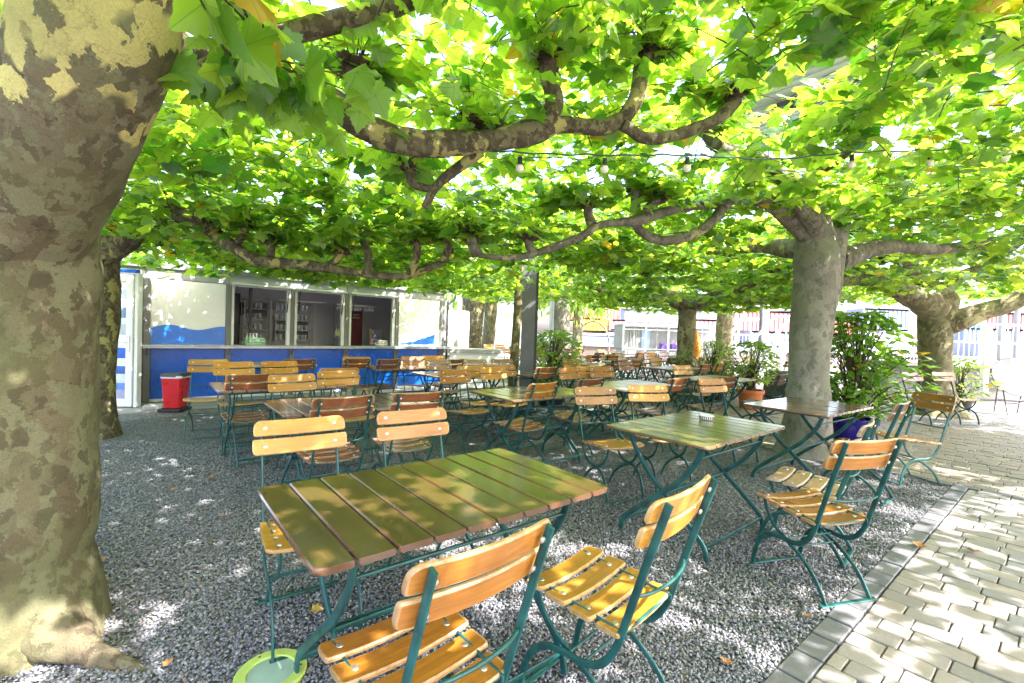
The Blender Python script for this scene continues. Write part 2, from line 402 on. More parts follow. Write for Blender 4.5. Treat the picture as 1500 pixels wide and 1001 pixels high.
def chair_proto(kind):
    wm = {'honey': W_HONEY, 'amber': W_AMBER, 'brown': W_BROWN, 'pale': W_WEATH}[kind]
    r_ = thing('folding_chair', 'x', 'chair')
    a = _sm.build('seat', [wm, STEEL], r_); smooth_angle(a); b = _bm.build('backrest', [wm, STEEL], r_); smooth_angle(b)
    if PROTO:
        q = next(iter(PROTO.values()))
        for nm in ('back_frame', 'seat_frame'):
            src = [c for c in q.children if c.name.split('.')[0] == nm][0]; c = src.copy(); COL.objects.link(c); c.parent = r_
    else:
        for nm, m, mt in (('back_frame', _fr, GREEN), ('seat_frame', _sf, GREEN)):
            o = m.build(nm, mt, r_); smooth_angle(o, 50)
    PROTO[kind] = r_; r_['used'] = 0; return r_
def copy_tree(o, parent=None):
    c = o.copy(); COL.objects.link(c); c.parent = parent
    for ch in list(o.children): copy_tree(ch, c)
    return c
def chair(x, y, ang, kind, label, group='folding chairs of the beer garden', z=0.0):
    """x, y: middle of the backrest top on the plan; ang: heading in degrees"""
    p = PROTO.get(kind) or chair_proto(kind)
    if p['used']: o = copy_tree(p)
    else: o = p; p['used'] = 1
    a = rad(ang); f = Vector((-math.sin(a), math.cos(a), 0))
    o.location = Vector((x, y, z)) + f * .335; o.rotation_euler = (random.uniform(-.008, .008), random.uniform(-.008, .008), a)
    if 'used' in o and o is not p: del o['used']
    tag(o, label, 'chair', group); return o

# ------------------------------------------------------------------ the folding table
TL, TW = 1.19, .75
def table_meshes(ns):
    top, ua, ub = MB(), MB(), MB()
    w = TL / ns
    for i in range(ns):
        xc = -TL / 2 + w * (i + .5); rr = [0.006] * 4
        if i == 0: rr = [.006, .006, .006, .006]
        c = Vector((xc, 0, .739))
        # slat runs along local y
        rl = (.035 if i == 0 else .004, .035 if i == ns - 1 else .004)
        dz = random.uniform(-.0015, .0015)
        def f(s_, t_, n_, c=c, dz=dz): return c + Vector((t_, -s_, n_ + dz))
        plate(top, TW, w - .006, .021, f, (rl[1], rl[1], rl[0], rl[0]), 6)
    # under-rails and battens
    for sy in (-1, 1):
        ua.bar([(-.50, sy * .27, .708), (.50, sy * .27, .708)], .024, .022, (0, 1, 0))
    for sx in (-1, 1): ua.bar([(sx * .43, -.33, .706), (sx * .43, .33, .706)], .02, .012, (1, 0, 0))
    for m, s_, xo in ((ua, 1, .445), (ub, -1, .415)):
        for sx in (-1, 1):
            pts = spline([(sx * xo, -s_ * .275, .70), (sx * xo, -s_ * .235, .60), (sx * xo, -s_ * .12, .45), (sx * xo, 0, .345), (sx * xo, s_ * .17, .20), (sx * xo, s_ * .285, .09), (sx * xo, s_ * .315, .004)], 5)
            m.bar(pts, .012, .034, (1, 0, 0))
        m.bar([(-xo, s_ * .292, .075), (xo, s_ * .292, .075)], .008, .024, (0, 1, .1))
        m.tube([(-xo, -s_ * .25, .63), (xo, -s_ * .25, .63)], .007, 8)
        m.bar([(-xo, s_ * .01, .335), (xo, s_ * .01, .335)], .006, .020, (0, 1, .1))
    return top, ua, ub
TM = {10: table_meshes(10), 11: table_meshes(11), 9: table_meshes(9)}
TP = {}
def table(x, y, ang, kind, label, ns=10, group='folding tables of the beer garden'):
    wm = {'olive': W_T1, 'green': W_T2, 'brown': W_T3, 'pale': W_LIT}[kind]; key = (kind, ns)
    if key in TP: o = copy_tree(TP[key])
    else:
        o = thing('folding_table', 'x', 'table'); TP[key] = o
        a, b, c = TM[ns]
        t = a.build('tabletop', wm, o); smooth_angle(t, 35)
        q = b.build('leg_frame', GREEN, o); smooth_angle(q, 50); q = c.build('leg_frame', GREEN, o); smooth_angle(q, 50)
    o.location = (x, y, 0); o.rotation_euler = (0, 0, rad(ang)); tag(o, label, 'table', group); return o
exec_part = True

# ------------------------------------------------------------------ furniture of the place
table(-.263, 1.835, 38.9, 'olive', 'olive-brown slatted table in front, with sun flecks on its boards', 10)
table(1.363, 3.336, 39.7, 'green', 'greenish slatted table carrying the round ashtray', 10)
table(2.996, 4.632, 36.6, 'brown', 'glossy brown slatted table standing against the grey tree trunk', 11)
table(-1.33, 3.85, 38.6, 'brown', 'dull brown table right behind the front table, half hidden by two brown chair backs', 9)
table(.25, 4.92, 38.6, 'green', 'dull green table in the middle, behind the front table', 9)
table(1.55, 6.0, 38.6, 'pale', 'pale sunlit table behind the ashtray table', 10)
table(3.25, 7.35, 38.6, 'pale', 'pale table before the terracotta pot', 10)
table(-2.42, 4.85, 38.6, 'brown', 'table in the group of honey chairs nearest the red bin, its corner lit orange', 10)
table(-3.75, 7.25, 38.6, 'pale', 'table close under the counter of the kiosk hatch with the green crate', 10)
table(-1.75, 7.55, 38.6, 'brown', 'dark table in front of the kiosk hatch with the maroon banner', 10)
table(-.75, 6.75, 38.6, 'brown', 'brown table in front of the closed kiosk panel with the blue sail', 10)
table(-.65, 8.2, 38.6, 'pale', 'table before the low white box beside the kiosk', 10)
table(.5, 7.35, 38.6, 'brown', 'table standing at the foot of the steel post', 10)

def CH_(x, y, a, k, l): chair(x, y, a, k, l)
CH_(-1.10, 2.43, 214, 'honey', 'honey chair facing the camera at the left end of the front table')
CH_(-.60, 2.80, 214, 'amber', 'amber chair facing the camera across the middle of the front table')
CH_(-1.127, 3.20, 40, 'brown', 'reddish brown chair seen from behind, left of the two at the dull brown table')
CH_(-.689, 3.56, 36, 'brown', 'reddish brown chair seen from behind, right of the two at the dull brown table')
CH_(-.02, 1.065, 43, 'amber', 'amber chair seen from behind, nearest the camera at the front table')
CH_(.61, 1.49, 46, 'honey', 'sunlit honey chair seen from behind at the right end of the front table')
CH_(1.85, 2.33, 15, 'amber', 'amber chair with its rear foot on the kerb of the paving')
CH_(2.27, 2.88, 46, 'pale', 'weathered chair half hidden behind the amber chair on the kerb')
CH_(3.40, 3.96, 38, 'brown', 'grey-brown chair seen from behind, just before the paving corner')
CH_(4.39, 4.76, 97, 'amber', 'amber chair turned to the brown table at the corner of the paving')
CH_(.36, 4.50, 45, 'amber', 'amber chair seen from behind at the dull green middle table')
CH_(.78, 4.36, 201, 'amber', 'amber chair with a glossy seat facing the camera, left of the ashtray table')
CH_(1.37, 4.69, 193, 'honey', 'honey chair facing the camera behind the ashtray table')
CH_(.91, 5.06, 41, 'brown', 'dark brown chair peeping over the amber chair with the glossy seat')
CH_(2.06, 5.58, 40, 'brown', 'dark brown chair at the right end of the pale sunlit table')
CH_(2.40, 5.62, 205, 'amber', 'shiny amber chair left of the terracotta pot')
CH_(2.85, 6.05, 30, 'brown', 'shiny brown chair right in front of the terracotta pot')
CH_(2.96, 8.12, 204, 'honey', 'yellow chair at the foot of the mossy trunk')
CH_(3.99, 6.74, 40, 'brown', 'brown chair by the stone block, cut by the grey trunk')
CH_(7.3, 8.5, 190, 'brown', 'dark chair left of the brown trunk with the flaring root')
CH_(8.1, 8.75, 185, 'amber', 'olive chair in front of the brown trunk with the flaring root')
CH_(-3.89, 5.97, 208, 'honey', 'sun-striped honey chair nearest the red bin')
CH_(-3.44, 5.74, 221, 'honey', 'sun-striped honey chair, second from the red bin')
CH_(-3.05, 6.07, 221, 'honey', 'honey chair facing the camera, right of the two sun-striped chairs')
CH_(-2.46, 4.42, 38, 'brown', 'brown chair seen from behind by the orange-lit table corner')
CH_(-2.16, 4.56, 222, 'honey', 'mustard chair facing the camera behind the dull brown table, left of a pair')
CH_(-1.90, 5.05, 222, 'honey', 'mustard chair facing the camera behind the dull brown table, right of a pair')
CH_(-2.0, 5.38, 214, 'amber', 'chair showing only its top edge behind the right mustard chair')
CH_(-3.0, 6.6, 38, 'brown', 'dark chair back between the honey chairs under the kiosk counter')
CH_(-2.33, 7.05, 45, 'brown', 'brown chair seen from behind below the middle kiosk hatch')
CH_(-2.50, 7.45, 211, 'honey', 'honey chair behind the brown one below the middle kiosk hatch')
CH_(-1.88, 7.22, 48, 'brown', 'shiny brown chair below the kiosk hatch with the maroon banner')
CH_(-1.73, 8.07, 211, 'amber', 'amber chair facing out below the closed kiosk panel')
CH_(-1.44, 8.47, 212, 'honey', 'honey chair standing nearest the right end post of the kiosk')
CH_(-1.19, 7.42, 208, 'pale', 'pale shiny chair before the kiosk end post')
CH_(-.91, 7.66, 50, 'brown', 'dark brown chair at the left edge of the low white box')
CH_(-.63, 7.90, 209, 'pale', 'pale chair in front of the low white box')
CH_(-.55, 6.41, 204, 'honey', 'honey chair behind the mustard one, below the low white box')
CH_(-.72, 5.69, 221, 'amber', 'mustard-brown chair facing the camera at the far left corner of the dull green table')
CH_(-.27, 6.30, 222, 'honey', 'bright honey chair facing the camera behind the dull green table')
CH_(-.19, 8.14, 209, 'pale', 'pale chair right of the low white box by the thin trunk')
CH_(-.15, 6.72, 204, 'amber', 'amber chair at the foot of the thin trunk')
CH_(.53, 6.58, 42, 'brown', 'brown chair beside the black plant pot')
CH_(.82, 6.70, 218, 'amber', 'reddish chair second from the black plant pot')
CH_(1.11, 7.08, 218, 'honey', 'honey chair between two reddish ones behind the pale sunlit table')
CH_(1.36, 7.11, 204, 'amber', 'reddish chair at the right of the row behind the pale sunlit table')
CH_(1.1, 8.75, 218, 'honey', 'honey chair alone right of the leafy potted shrub')
CH_(2.1, 8.67, 218, 'brown', 'brown chair at the terrace table with the pale bowl')
# far terrace: many small chairs and tables
k = 0
fart = [(1.9, 9.9), (3.4, 9.6), (1.7, 11.7), (3.1, 11.4), (4.6, 10.6), (.6, 13.2), (2.2, 13.4), (4.6, 12.6), (6.2, 11.8), (3.6, 14.6), (6.1, 13.9), (-1.4, 12.0), (-.2, 16.5), (1.6, 16.0)]
for i, (x, y) in enumerate(fart):
    table(x, y, 38.6 + random.uniform(-4, 4), 'pale' if i % 2 else 'brown', 'small distant table among the chairs of the far terrace', 10, 'tables of the far terrace')
    for s_, d in ((1, -.3), (1, .3), (-1, -.3), (-1, .3)):
        if random.random() < .12: continue
        p = Vector((x, y, 0)) + V * d + U * s_ * random.uniform(.72, .86)
        kd = random.choice(['brown', 'amber', 'amber', 'pale', 'honey'])
        chair(p.x, p.y, 38.6 + (180 if s_ > 0 else 0) + random.uniform(-9, 9), kd, 'small distant chair around the tables of the far terrace', 'chairs of the far terrace')

# ashtray
p = az(1035, 615, .75)
t = thing('ashtray', 'round white ribbed ashtray on the greenish table', 'ashtray', (p.x, p.y, .7505))
m = MB(); m.lathe([(.045, 0), (.052, .004), (.053, .034), (.048, .036), (.044, .030), (.040, .010), (.001, .009)], (0, 0, 0), 28); o = m.build('bowl', paint('ashtray_white', (.7, .68, .64), .3, .1, 12), t); smooth_angle(o)
m = MB()
for i in range(22):
    a = i / 22 * 2 * math.pi; m.box((.0535 * math.cos(a), .0535 * math.sin(a), .017), (.003, .006, .024), R=Matrix.Rotation(a, 3, 'Z'))
m.build('ribs', paint('ashtray_ribs', (.12, .09, .07), .5, .2, 12), t)

# in-ground lamp
p = az(397, 988, 0.0)
t = thing('ground_lamp', 'round flush ground lamp with lime green rim and frosted glass, set in the gravel', 'lamp', (p.x, p.y, 0))
m = MB(); m.lathe([(.130, -.02), (.130, .012), (.126, .016), (.090, .016), (.086, .012), (.086, .004)], (0, 0, 0), 48); o = m.build('rim', paint('lime_enamel', (.42, .55, .12), .4, .15, 8), t); smooth_angle(o, 30)
m = MB(); m.lathe([(.085, .0), (.085, .009), (.001, .010)], (0, 0, 0), 48); o = m.build('glass', paint('frosted_glass', (.30, .42, .33), .18, .1, 8), t)
m = MB()
for a in (20, 140, 260): m.lathe([(.005, .014), (.005, .018), (.001, .019)], (.108 * math.cos(rad(a)), .108 * math.sin(rad(a)), 0), 8)
m.build('screws', GREY_D, t)

# ------------------------------------------------------------------ kiosk (a converted container)
KA = .69923; KO = Vector((-5.889, 7.627, 0))
kiosk = thing('kiosk', 'grey container drinks kiosk with blue panels and three open serving hatches', 'kiosk', KO, KA)
def kp(name, mb, mat, par=None, sm=False):
    o = mb.build(name, mat, par or kiosk); 
    if sm: smooth_angle(o)
    return o
D = 2.3; XL, XR = -1.35, 5.53
m = MB()
m.box(((XL + XR) / 2, D, 1.12), (XR - XL, .06, 2.2))                     # rear wall
m.box((XL, D / 2, 1.12), (.05, D - .05, 2.2)); m.box((XR, D / 2, 1.12), (.05, D - .05, 2.2))
m.box((1.10, D / 2, 1.12), (.04, D - .1, 2.1))
kp('wall', m, paint('kiosk_inner_wall', (.74, .74, .78), .5, .08, 2))
m = MB(); m.box(((XL + XR) / 2, D / 2, .06), (XR - XL - .06, D - .06, .06)); kp('floor_panel', m, LIGHTG)
m = MB(); m.box(((XL + XR) / 2, D / 2 - .02, 2.25), (XR - XL + .06, D + .1, .05)); m.box(((XL + XR) / 2, .0, 2.285), (XR - XL + .06, .05, .03))
for i in range(22): m.box((XL + .15 + i * .31, D / 2, 2.285), (.14, D, .025))
kp('roof', m, paint('roof_grey', (.16, .165, .17), .6, .2, 3))
FASC = paint('fascia_grey', (.27, .29, .30), .45, .08, 3)
fx = [XL, -.12, 1.04, 2.11, 3.17, 4.29, XR]
for i in range(6):
    m = MB(); m.box(((fx[i] + fx[i + 1]) / 2, .0, 2.155), (fx[i + 1] - fx[i] - .008, .045, .20), bev=.004)
    kp('fascia', m, FASC if i in (0, 2, 3, 4) else GREY_M)
# posts
POSTM = paint('post_grey', (.20, .205, .195), .45, .10, 3)
for x, w in ((-.10, .10), (1.045, .085), (2.11, .08), (3.165, .10), (4.29, .10), (5.46, .13)):
    m = MB(); m.box((x, -.01, 1.03), (w, .07, 2.05), bev=.006); m.box((x - w * .28, -.05, 1.03), (.012, .016, 2.04)); m.box((x + w * .28, -.05, 1.03), (.012, .016, 2.04)); kp('post', m, POSTM)
m = MB(); m.box(((-1.35 - .16) / 2, .02, 1.04), (1.17, .03, 2.02)); kp('side_panel', m, LIGHTG)
# lower panels
seg = [(-.045, 1.0), (1.09, 2.068), (2.152, 3.112), (3.218, 4.238), (4.342, 5.392)]
for i, (a, b) in enumerate(seg):
    m = MB(); m.box(((a + b) / 2, .0, .50), (b - a, .03, .86), bev=.003); kp('lower_panel', m, BLUE)
    m = MB(); m.box(((a + b) / 2, -.004, .045), (b - a, .03, .045)); kp('skirting', m, WHITE)
def curve_panel(a, b, zlow, fn, y, mat, name):
    m = MB(); n = 36; vs = []; fs = []
    for i in range(n + 1):
        x = a + (b - a) * i / n; z = fn(i / n)
        vs += [(x, y, zlow), (x, y, z), (x, y + .004, zlow), (x, y + .004, z)]
    for i in range(n):
        o = i * 4; fs += [(o, o + 4, o + 5, o + 1), (o + 1, o + 5, o + 7, o + 3), (o + 2, o + 3, o + 7, o + 6)]
    m.add(vs, fs); return kp(name, m, mat)
BLUE2 = paint('wave_blue', (.004, .16, .70), .28, .08, 1.5)
for (a, b) in (seg[0], seg[4]):
    m = MB(); m.box(((a + b) / 2, -.004, 1.50), (b - a, .03, 1.09), bev=.003); kp('closed_shutter', m, CREAM)
curve_panel(seg[0][0] + .004, seg[0][1] - .004, .98, lambda t: 1.262 + .045 * math.sin(t * 1.35 * 2 * math.pi - .45) * (1 - .3 * t), -.026, BLUE2, 'wave')
curve_panel(seg[4][0] + .06, seg[4][1] - .12, 1.01, lambda t: 1.03 + .20 * (t ** 1.6) * (1 + .25 * math.sin(t * 3.0)) if t < .97 else 1.03 + .2 * 1.05, -.026, BLUE2, 'sail')
# counter shelf
m = MB(); m.box(((XL + XR) / 2 + .62, -.16, .965), (XR + .22, .34, .022), bev=.004); m.box(((XL + XR) / 2 + .62, -.32, .945), (XR + .2, .012, .045))
for x in (-.10, 1.045, 2.11, 3.165, 4.29, 5.46):
    m.bar([(x, -.03, .93), (x, -.29, .94)], .03, .02, (1, 0, 0)); m.bar([(x, -.05, .80), (x, -.24, .93)], .02, .012, (1, 0, 0))
kp('counter', m, paint('counter_steel', (.33, .38, .42), .22, .08, 3, .5))
# hatch frames, raised shutters and gas struts
for a, b in seg[1:4]:
    m = MB()
    m.box((a + .02, .0, 1.51), (.04, .08, 1.07)); m.box((b - .03, .0, 1.51), (.06, .08, 1.07)); m.box(((a + b) / 2, .0, 2.035), (b - a, .07, .022)); kp('hatch_frame', m, WHITE)
    m = MB(); R = Matrix.Rotation(rad(-7), 3, 'X')
    m.box(((a + b) / 2, -.09, 2.055), (b - a + .02, .14, .03), R=R, bev=.004); kp('raised_shutter', m, WHITE)
    for x in (a + .06, b - .06):
        m = MB(); m.tube([(x, -.04, 1.60), (x, -.10, 1.80)], .011, 8); m.tube([(x, -.10, 1.80), (x, -.18, 2.03)], .006, 8); kp('gas_strut', m, BLACKP)
# downpipe at the right end
m = MB(); m.tube(spline([(5.66, .05, 0.02), (5.66, .05, 1.9), (5.68, .03, 2.0), (5.80, -.02, 2.12), (5.82, -.02, 2.25)], 6), .028, 10); kp('downpipe', m, GREY_D, sm=True)
# shelving inside
m = MB()
for x0, x1 in ((1.55, 2.05), (2.15, 2.95), (3.5, 4.0)):
    for z in (1.02, 1.24, 1.46, 1.68, 1.88): m.box(((x0 + x1) / 2, 1.55, z), (x1 - x0, .34, .014))
    for x in (x0, x1):
        for y in (1.39, 1.71): m.box((x, y, 1.0), (.018, .018, 1.85))
kp('shelf_rack', m, LIGHTG)
m = MB(); m.box((1.62, 1.2, 1.45), (.05, .05, 1.5)); m.box((1.8, 1.9, 1.68), (.5, .3, .28)); m.box((2.62, 1.95, 1.3), (.65, .25, .5)); m.box((1.35, 1.95, 1.2), (.36, .4, 1.6), bev=.02); kp('appliance', m, GREY_D)
m = MB(); m.box((3.75, .9, 1.86), (.95, .03, .03)); m.box((2.6, 1.0, 1.88), (.95, .03, .025)); kp('hanging_rail', m, CREAM)
kxf = kiosk.matrix_basis = Matrix.Translation(KO) @ Matrix.Rotation(KA, 4, 'Z')
def kw(x, y, z): return kxf @ Vector((x, y, z))
# banner
bt = thing('banner', 'maroon banner with two lines of pale lettering inside the right hatch', 'banner', kw(3.76, 1.15, 0), KA)
m = MB(); m.box((0, 0, 1.25), (.44, .012, 1.15)); m.build('cloth', MAROON, bt)
def text(body, size, loc, par, mat, ext=.0015, ry=0.0, align='CENTER', name='lettering'):
    c = bpy.data.curves.new(name, 'FONT'); c.body = body; c.size = size; c.extrude = ext; c.align_x = align; c.align_y = 'CENTER'; c.resolution_u = 3
    c.materials.append(mat); o = bpy.data.objects.new(name, c); COL.objects.link(o); o.parent = par; o.location = loc; o.rotation_euler = (math.pi / 2, 0, ry)
    bpy.context.view_layer.update(); me = bpy.data.meshes.new_from_object(o.evaluated_get(bpy.context.evaluated_depsgraph_get())); o2 = bpy.data.objects.new(name, me); COL.objects.link(o2); o2.parent = par; o2.location = loc; o2.rotation_euler = (math.pi / 2, 0, ry); bpy.data.objects.remove(o); return o2
LET = paint('pale_lettering', (.55, .45, .45), .6, .05, 5)
text('jetzt wird\'s\nerfrischend', .062, (0, -.010, 1.62), bt, LET)
# glasses on the shelves
gm = MB(); gm.lathe([(.022, 0), (.030, .005), (.035, .12), (.033, .12), (.028, .012), (.001, .01)], (0, 0, 0), 10); gm.v = gm.v
g0 = gm.build('drinking_glass', GLASS); smooth_angle(g0); first = True
for x0, x1, zs in ((1.60, 2.02, (1.027, 1.247, 1.467, 1.687)), (2.2, 2.92, (1.027, 1.247, 1.467, 1.687)), (3.54, 3.98, (1.027, 1.247))):
    for z in zs:
        n = int((x1 - x0) / .085)
        for i in range(n):
            for yy in (1.46, 1.56):
                o = g0 if first else g0.copy()
                if not first: COL.objects.link(o)
                first = False; o.location = kw(x0 + .085 * i + random.uniform(-.008, .008), yy, z)
                tag(o, 'clear drinking glass among the rows of glasses on the shelves inside the kiosk', 'glass', 'glasses on the kiosk shelves')
# hanging glass racks (upside-down trays)
for i, x in enumerate((3.4, 3.72, 4.02)):
    m = MB(); m.box((0, 0, 0), (.26, .22, .012))
    for a in range(4):
        for b in range(2): m.lathe([(.03, -.09), (.032, -.02), (.01, -.012), (.005, 0)], (-.09 + a * .06, -.05 + .1 * b, -.005), 8)
    o = m.build('glass_rack', glassmat('rack_glass', (.6, .68, .75), .1, .75)); o.location = kw(x, .9, 1.83); o.rotation_euler = (0, 0, KA)
    tag(o, ['left', 'middle', 'right'][i] + ' one of the three racks of upturned glasses hanging over the maroon banner', 'glass rack', 'glass racks over the banner')
# crates and boxes on the counter
def crate(x, y, z, w, d, h, mat, label, name='crate', n=5, g=None):
    t = thing(name, label, name, kw(x, y, z), KA, g); m = MB()
    for zz in (.01, h * .5, h - .012):
        for s_ in (-1, 1):
            m.box((0, s_ * d / 2, zz), (w, .008, .022)); m.box((s_ * w / 2, 0, zz), (.008, d - .012, .022))
    for i in range(n + 1):
        for s_ in (-1, 1): m.box((-w / 2 + w * i / n, s_ * (d / 2 - .006), h / 2), (.010, .006, h - .03))
    m.build('frame', mat, t); m = MB(); m.box((0, 0, .008), (w - .02, d - .02, .008)); m.build('base', mat, t); return t
LG = paint('pale_green_plastic', (.33, .62, .38), .4, .1, 4)
crate(1.50, .16, .98, .32, .24, .12, LG, 'light green plastic crate on the counter of the left hatch')
for i in range(4):
    m = MB(); m.lathe([(.020, 0), (.022, .01), (.022, .12), (.012, .15), (.010, .19), (.012, .20)], (0, 0, 0), 12); o = m.build('bottle', WHITE); smooth_angle(o)
    o.location = kw(1.42 + .055 * i, .40, .98 + .002); tag(o, ['first', 'second', 'third', 'fourth'][i] + ' white bottle from the left behind the green crate', 'bottle', 'white bottles behind the crate')
crate(4.02, .15, .98, .20, .18, .11, CREAM, 'cream basket on the counter of the right hatch', 'basket', 4)
t = thing('postcard_stand', 'small wooden stand of leaflets behind the cream basket', 'stand', kw(4.02, .45, .98), KA); m = MB()
for x in (-.13, .13): m.box((x, 0, .18), (.02, .02, .36))
for z in (.02, .12, .22, .32): m.box((0, 0, z), (.26, .08, .01))
m.build('rack', W_HONEY, t); m = MB()
for i in range(3):
    for j in range(4): m.box((-.09 + .06 * j, -.02, .05 + .1 * i + .03), (.048, .01, .07))
m.build('leaflets', paint('leaflet_print', (.08, .13, .28), .4, .9, 14), t)
o = MB(); o.box((0, 0, 0), (.11, .008, .14)); o = o.build('notice', paint('notice_yellow', (.55, .60, .28), .6, .1, 4)); o.location = kw(3.36, 1.05, 1.22); o.rotation_euler = (0, 0, KA); tag(o, 'small yellow notice left of the maroon banner', 'notice')

# glazed door standing open left of the kiosk
dr = thing('glazed_door', 'white framed glazed door standing open left of the kiosk, with striped film', 'door', (-6.24, 7.08, 0), rad(4))
m = MB(); w = .88; h = 2.04; z0 = .03
for x in (-w / 2 + .05, w / 2 - .05): m.box((x, 0, z0 + h / 2), (.10, .06, h), bev=.006)
m.box((0, 0, z0 + .06), (w - .2, .06, .12), bev=.004); m.box((0, 0, z0 + h - .06), (w - .2, .06, .12), bev=.004)
m.box((w / 2 + .035, .04, z0 + h / 2), (.05, .10, h + .02), bev=.005)
m.build('frame', WHITE, dr)
m = MB(); m.box((0, .0, z0 + h + .035), (w + .1, .09, .05)); m.build('header', BLUE, dr)
bands = [(.10, .26, (.33, .33, .50)), (.26, .36, (.10, .22, .55)), (.36, .50, (.55, .60, .60)), (.50, .62, (.03, .12, .42)), (.62, .74, (.62, .66, .68)), (.74, .90, (.015, .12, .55)), (.90, 1.10, (.72, .76, .80)), (1.10, 1.26, (.45, .50, .56)), (1.26, 1.36, (.70, .75, .76)), (1.36, 1.52, (.16, .26, .42)), (1.52, 1.66, (.72, .78, .82)), (1.66, 1.80, (.55, .62, .78)), (1.80, 1.96, (.76, .78, .82))]
for a, b, c in bands:
    m = MB(); m.box((0, .0, (a + b) / 2 + z0), (w - .2, .018, b - a)); m.build('film_band', paint('film', c, .15, .22, 5), dr)
m = MB()
m.lathe([(.001, -.06), (.035, -.045), (.05, 0), (.035, .045), (.001, .06)], (0, 0, 0), 14); R = Matrix.Rotation(rad(70), 3, 'Y')
m.v = [tuple(R @ Vector((v[0], v[1] * .15, v[2] * 2.0)) + Vector((-.1, -.012, .74 + z0))) for v in m.v]; o = m.build('pink_print', paint('film_pink', (.55, .27, .20), .3, .2, 6), dr); smooth_angle(o)
m = MB(); m.bar([(.39, -.045, 1.02), (.25, -.05, 1.02)], .018, .012, (0, 0, 1)); m.box((.39, -.036, 1.0), (.03, .012, .24)); m.build('handle', STEEL, dr)
t = MB(); t.box((0, 0, .045), (.26, .2, .085), bev=.02); t = t.build('paving_stone', CONC); t.location = (-5.42, 7.05, 0); t.rotation_euler = (0, 0, .5); tag(t, 'loose pale concrete stone lying at the foot of the open door', 'stone')
t = MB(); t.lathe([(.02, 0), (.12, .01), (.14, .05), (.10, .085), (.02, .10)], (0, 0, 0), 12); t = t.build('boulder', CONC2); t.location = (-5.35, 7.42, 0); smooth_angle(t); tag(t, 'rounded grey stone at the corner post of the kiosk', 'stone')

# red bin
p = az(257, 601, 0)
t = thing('litter_bin', 'bright red litter bin with grey lid and white liner on a black base', 'bin', (p.x, p.y, 0), rad(8))
def frust(w0, d0, w1, d1, z0, z1, bev=.02):
    m = MB(); vs = []
    for w, d, z in ((w0, d0, z0), (w1, d1, z1)):
        for sx, sy in ((-1, -1), (1, -1), (1, 1), (-1, 1)):
            for ax, ay in ((1, .0), (.0, 1)) if sx * sy < 0 else ((0, 1), (1, 0)):
                vs.append((sx * (w / 2 - bev * ax), sy * (d / 2 - bev * ay), z))
    n = 8; vs2 = []
    for r in (vs[:8], vs[8:]): vs2 += sorted(r, key=lambda q: math.atan2(q[1], q[0]))
    m.add(vs2, [(k, (k + 1) % 8, 8 + (k + 1) % 8, 8 + k) for k in range(8)] + [tuple(range(8))[::-1], tuple(range(8, 16))]); return m
frust(.23, .23, .28, .28, .05, .50).build('body', RED, t)
frust(.292, .292, .298, .298, .50, .525).build('liner', paint('liner_white', (.75, .68, .70), .4, .1, 10), t)
frust(.31, .31, .28, .28, .525, .575).build('lid', LIDM, t)
m = MB(); m.box((0, -.02, .02), (.32, .34, .04), bev=.01); m.build('base', BLACKP, t)
m = MB(); m.box((.12, -.14, .525), (.08, .04, .03)); m.build('handle', WHITE, t)

# low white box and cabinet beside the kiosk
p0, p1 = aY(655, 560, 11.0), aY(728, 560, 11.6)
t = thing('service_box', 'low white service box with grey top right of the kiosk', 'box', ((p0.x + p1.x) / 2, 11.4, 0), rad(6)); L_ = p1.x - p0.x
m = MB(); m.box((0, 0, .42), (L_, .6, .84), bev=.01); m.build('body', WHITE, t); m = MB(); m.box((0, 0, .88), (L_ + .06, .68, .10), bev=.01); m.build('top', CONC2, t)
p0, p1 = aY(652, 500, 12.6), aY(684, 500, 12.6)
t = thing('cabinet', 'tall white two-door cabinet beyond the low white box', 'cabinet', ((p0.x + p1.x) / 2, 12.9, 0)); w = p1.x - p0.x
m = MB(); m.box((0, 0, .95), (w, .5, 1.9), bev=.01); m.build('body', WHITE, t)
for s_ in (-1, 1):
    m = MB(); m.box((s_ * w / 4, -.26, .95), (w / 2 - .02, .02, 1.82), bev=.004); d_ = m.build('door', WHITE, t)
    m = MB(); m.box((s_ * .03, -.28, 1.0), (.015, .03, .14)); m.build('handle', GREY_D, d_)
p = aY(637 + 0, 520, 9.2)

# steel post (I-section) and slender posts
POSTD = paint('post_dark', (.11, .115, .12), .45, .15, 3)
def ipost(px0, px1, pyb, Y, h, label, name='steel_post'):
    a, b = aY(px0, pyb, Y), aY(px1, pyb, Y); w = b.x - a.x
    t = thing(name, label, 'post', ((a.x + b.x) / 2, Y, 0), .0)
    m = MB(); m.box((-w * .08, -.05, h / 2), (w * .84, .02, h)); m.box((-w * .08, .10, h / 2), (w * .84, .02, h)); m.box((-w * .08, .025, h / 2), (.012, .13, h)); m.build('flange', POSTD, t)
    m = MB(); m.box((w * .42, .02, h / 2), (w * .16, .16, h)); m.build('cable_duct', BLACKP, t)
    m = MB(); m.box((0, .02, .01), (w * 1.5, .3, .02)); m.build('base_plate', GREY_D, t)
ipost(761, 784, 560, 8.1, 3.4, 'heavy grey steel post with black cable duct right of the thin trunk')
def rpost(px, pyb, Y, r, h, mat, label):
    a = aY(px, pyb, Y); t = thing('pole', label, 'pole', (a.x, Y, 0)); m = MB(); m.tube([(0, 0, 0), (0, 0, h)], r, 12); o = m.build('shaft', mat, t); smooth_angle(o); m = MB(); m.lathe([(r * 2, 0), (r * 2, .02), (r, .03)], (0, 0, 0), 12); m.build('foot', mat, t)
rpost(806, 520, 14, .07, 4.5, LIGHTG, 'pale pole behind the leafy potted shrub')
rpost(1066, 520, 17, .05, 4.5, GREY_M, 'grey pole left of the far bare trunk')
